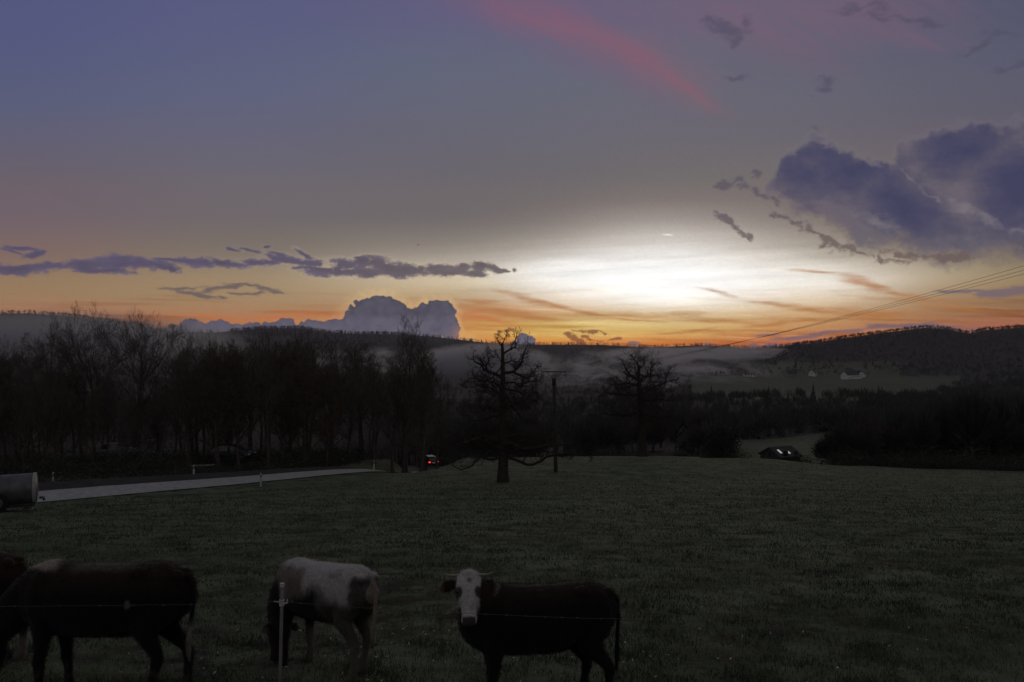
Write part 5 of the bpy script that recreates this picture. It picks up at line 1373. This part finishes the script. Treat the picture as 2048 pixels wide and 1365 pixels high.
def car(loc, rz, label, paint, lit=False):
    root = empty('parked_car' if not lit else 'car', loc, rz, label, 'car')
    def rings(mb, S):
        V = []; n = 12
        for (x, zb, zt, w, tw) in S:
            V += [(x, -w * .86, zb), (x, -w, zb + .12), (x, -w, zb + (zt - zb) * .55), (x, -w * .97, zt - .05), (x, -tw, zt), (x, -tw * .4, zt + .015),
                  (x, tw * .4, zt + .015), (x, tw, zt), (x, w * .97, zt - .05), (x, w, zb + (zt - zb) * .55), (x, w, zb + .12), (x, w * .86, zb)]
        F = [(i * n + k, i * n + (k + 1) % n, (i + 1) * n + (k + 1) % n, (i + 1) * n + k) for i in range(len(S) - 1) for k in range(n)]
        F += [tuple(range(n))[::-1], tuple((len(S) - 1) * n + k for k in range(n))]; mb.add(V, F)
    m = MB(); rings(m, [(-2.12,.38,.74,.66,.5),(-2.05,.28,.86,.78,.66),(-1.6,.24,.93,.85,.76),(-1.0,.2,.95,.87,.78),(0,.2,.94,.88,.8),(.9,.2,.93,.87,.78),(1.4,.22,.86,.85,.72),(1.9,.26,.76,.8,.62),(2.12,.36,.66,.66,.46)]); b = m.build('body', paint, root, False)
    m = MB(); n = 8; V = []
    S = [(-1.95,.90,.92,.70,.60),(-1.55,.92,1.33,.76,.56),(-.9,.93,1.45,.78,.58),(0,.93,1.46,.78,.58),(.45,.92,1.40,.77,.56),(1.15,.90,.94,.72,.64)]
    for (x, zb, zt, w, tw) in S: V += [(x, -w, zb), (x, -tw, zt - .03), (x, -tw * .8, zt), (x, tw * .8, zt), (x, tw, zt - .03), (x, w, zb)]
    n = 6; F = [(i * n + k, i * n + (k + 1) % n, (i + 1) * n + (k + 1) % n, (i + 1) * n + k) for i in range(len(S) - 1) for k in range(n)] + [tuple(range(n))[::-1], tuple((len(S) - 1) * n + k for k in range(n))]
    m.add(V, F); m.build('window', M_CGL, root)
    m = MB(); m.box((-.52, 0, 1.475), (1.95, 1.08, .035)); m.build('roof', paint, root)
    for x in (-1.32, 1.30):
        for s in (-1, 1): wheel_parts(root, (x, s * .78, .32), .32, .20, (0, 1, 0))
    for s in (-1, 1):
        m = MB(); m.box((2.03, s * .56, .66), (.16, .30, .12)); m.build('headlight', M_LAMP, root)
        m = MB(); m.box((-2.08, s * .60, .78), (.12, .24, .15)); m.build('tail_light', M_TAILON if lit else M_TAIL, root)
        m = MB(); m.box((.75, s * .94, .98), (.12, .16, .11)); m.build('mirror', paint, root)
    if lit: m = MB(); m.box((-2.13, 0, .70), (.03, .42, .09)); m.build('number_plate', M_WARM, root)
    return root
car(ground(466, 80.5, 1.0), R(-8), 'dark car parked under the trees beyond the road, headlamp faintly shining', M_PAINT)
car(ground(238, 86, 1.2), R(12), 'silver car half hidden by brambles and trunks in the wood, left of the dark one', M_PAINT2)
_c = ground(853, 116); car((_c.x + .45, _c.y, -.80 - (920.5 - HZ) / FPX * 116), R(112), 'car driving away over the brow with red tail lamps lit', M_PAINT, True)
M_RAIL = mat('weathered_plank', (0.22, 0.21, 0.19), 0.85, 0.25, 5.0)
def barrier():
    root = empty('barrier', ground(405, 74.5), 0, 'low pale wooden rail on two stakes left of the parked dark car', 'barrier'); p = root.location
    m = MB(); z = -(931 - HZ) / FPX * 74.5 - p.z; m.box((0, 0, z), (2.3, .06, .14), Matrix.Rotation(R(-2.5), 3, 'Y')); m.build('rail', M_RAIL, root)
    for s in (-1, 1): m = MB(); m.tube([(s * .95, .09, -.3), (s * .95, .09, z + .1)], .05, 8); m.build('stake', M_POLE, root)
barrier()

# ------------------------------------------------------------------ pasture grass, fallen leaves, bird
def grass():
    rs = np.random.RandomState(9); n = 420000
    Y = np.exp(math.log(5.2) + (math.log(104) - math.log(5.2)) * rs.rand(n) ** 1.15); C = np.where(rs.rand(n) < .8, rs.uniform(-150, 2200, n), rs.uniform(-900, 2950, n)); x = (C - 1024) / FPX * Y + rs.normal(0, .02, n)
    d = nfbm(x, Y, .9, .9, 4, .65, 33); keep = rs.rand(n) < (sst(d, -.35, .35) * .9 + .12) * (1 - .6 * sst(Y, 20, 90)) * (1 - .5 * sst(nfbm(x, Y, 5, 5, 3, .6, 51), -.25, .45) * sst(Y, 40, 8)); dr = road_near(x, Y)[0]; keep &= dr > 4.2; x, Y, d = x[keep], Y[keep], d[keep]; n = len(x)
    z = H(x, Y) + 0.035 * nfbm(x, Y, 1.3, 1.3, 3, .6, 21) * sst(np.hypot(x, Y), 80, 20)
    hgt = (.035 + .05 * rs.rand(n)) * (1 + 1.3 * sst(d, .1, .6)) * (.8 + np.minimum(Y, 60) * .010); w = .0032 * (.5 + Y / 9)
    a = rs.uniform(0, 6.28, n); lean = rs.normal(0, .5, (n, 2)) * hgt[:, None]
    b = np.stack([x, Y, z - .01], -1); s_ = np.stack([np.cos(a) * w, np.sin(a) * w, np.zeros(n)], -1)
    t = b + np.stack([lean[:, 0], lean[:, 1], hgt], -1); mid = (b * .45 + t * .55) + np.stack([-lean[:, 0] * .15, -lean[:, 1] * .15, hgt * .1], -1)
    V = np.stack([b - s_, b + s_, mid + s_ * .7, t, mid - s_ * .7], 1).reshape(-1, 3)
    i = np.arange(n)[:, None] * 5
    F = np.concatenate([i + np.array([[0, 1, 2, 4]]), ], 0); F2 = (i + np.array([[4, 2, 3, 3]]))
    # quads for the lower half, triangles for the tip
    me_F = [tuple(f) for f in F] if False else None
    V2 = np.stack([b - s_, b + s_, mid + s_ * .6, mid - s_ * .6, mid - s_ * .6, mid + s_ * .6, t + s_ * .05, t - s_ * .05], 1).reshape(-1, 3)
    m = mat('grass_blades', (0.092, 0.112, 0.064), 0.85, 0.4, .28, spec=.15, col2=(0.040, 0.050, 0.031))
    o = mesh_obj('grass', V2, np.arange(len(V2)).reshape(-1, 4), m); tag(o, 'short tussocky winter grass of the pasture', 'grass', kind='stuff')
    # pale fallen leaves
    n = 430; Y = np.exp(rs.uniform(math.log(6.8), math.log(30), n)); Y = np.where(rs.rand(n) < .7, rs.uniform(7, 11, n), Y); C = rs.uniform(-100, 2150, n); C = np.where(rs.rand(n) < .55, rs.normal(950, 330, n), C)
    x = (C - 1024) / FPX * Y; z = H(x, Y) + .07; P = np.stack([x, Y, z], -1)
    a = rs.normal(0, 1, (n, 3)) * [1, 1, .5]; a /= np.linalg.norm(a, axis=1)[:, None]; bb = np.cross(a, rs.normal(0, .4, (n, 3)) + [0, 0, 1]); bb /= np.linalg.norm(bb, axis=1)[:, None]
    s = rs.uniform(.008, .024, (n, 1)) * (1 + .02 * Y[:, None]); up = np.cross(a, bb) * .5
    V = np.stack([P - a * s, P + bb * s * .45 + up * s * .3, P + a * s + up * s * .7, P - bb * s * .45 + up * s * .3], 1).reshape(-1, 3)
    o = mesh_obj('fallen_leaves', V, np.arange(4 * n).reshape(-1, 4), mat('pale_dry_leaf', (0.42, 0.38, 0.30), 0.6, 0.4, 9.0)); tag(o, 'pale dry leaves scattered in the pasture grass', 'leaves', kind='stuff')
grass()
def bird():
    Y = 150.0; p = Vector((*at(836, Y), -(490 - HZ) / FPX * Y)); root = empty('bird', p, R(8), 'small dark bird gliding high in the sky above the cumulus', 'bird')
    m = MB(); loft(m, [(-.24,0,.0,.02,.008),(-.14,0,0,.03,.02),(0,0,0,.055,.055),(.12,0,.01,.045,.045),(.2,0,.015,.03,.03),(.25,0,.01,.008,.008)], n=10); m.build('body', M_TYRE, root, True)
    for s in (-1, 1):
        m = MB(); loft(m, [(.04,s*.03,.02,.09,.012),(.06,s*.2,.05,.08,.010),(.02,s*.36,.04,.055,.008),(-.05,s*.5,.01,.015,.004)], side=(1, 0, 0), n=8); m.build('wing', M_TYRE, root, True)
bird()
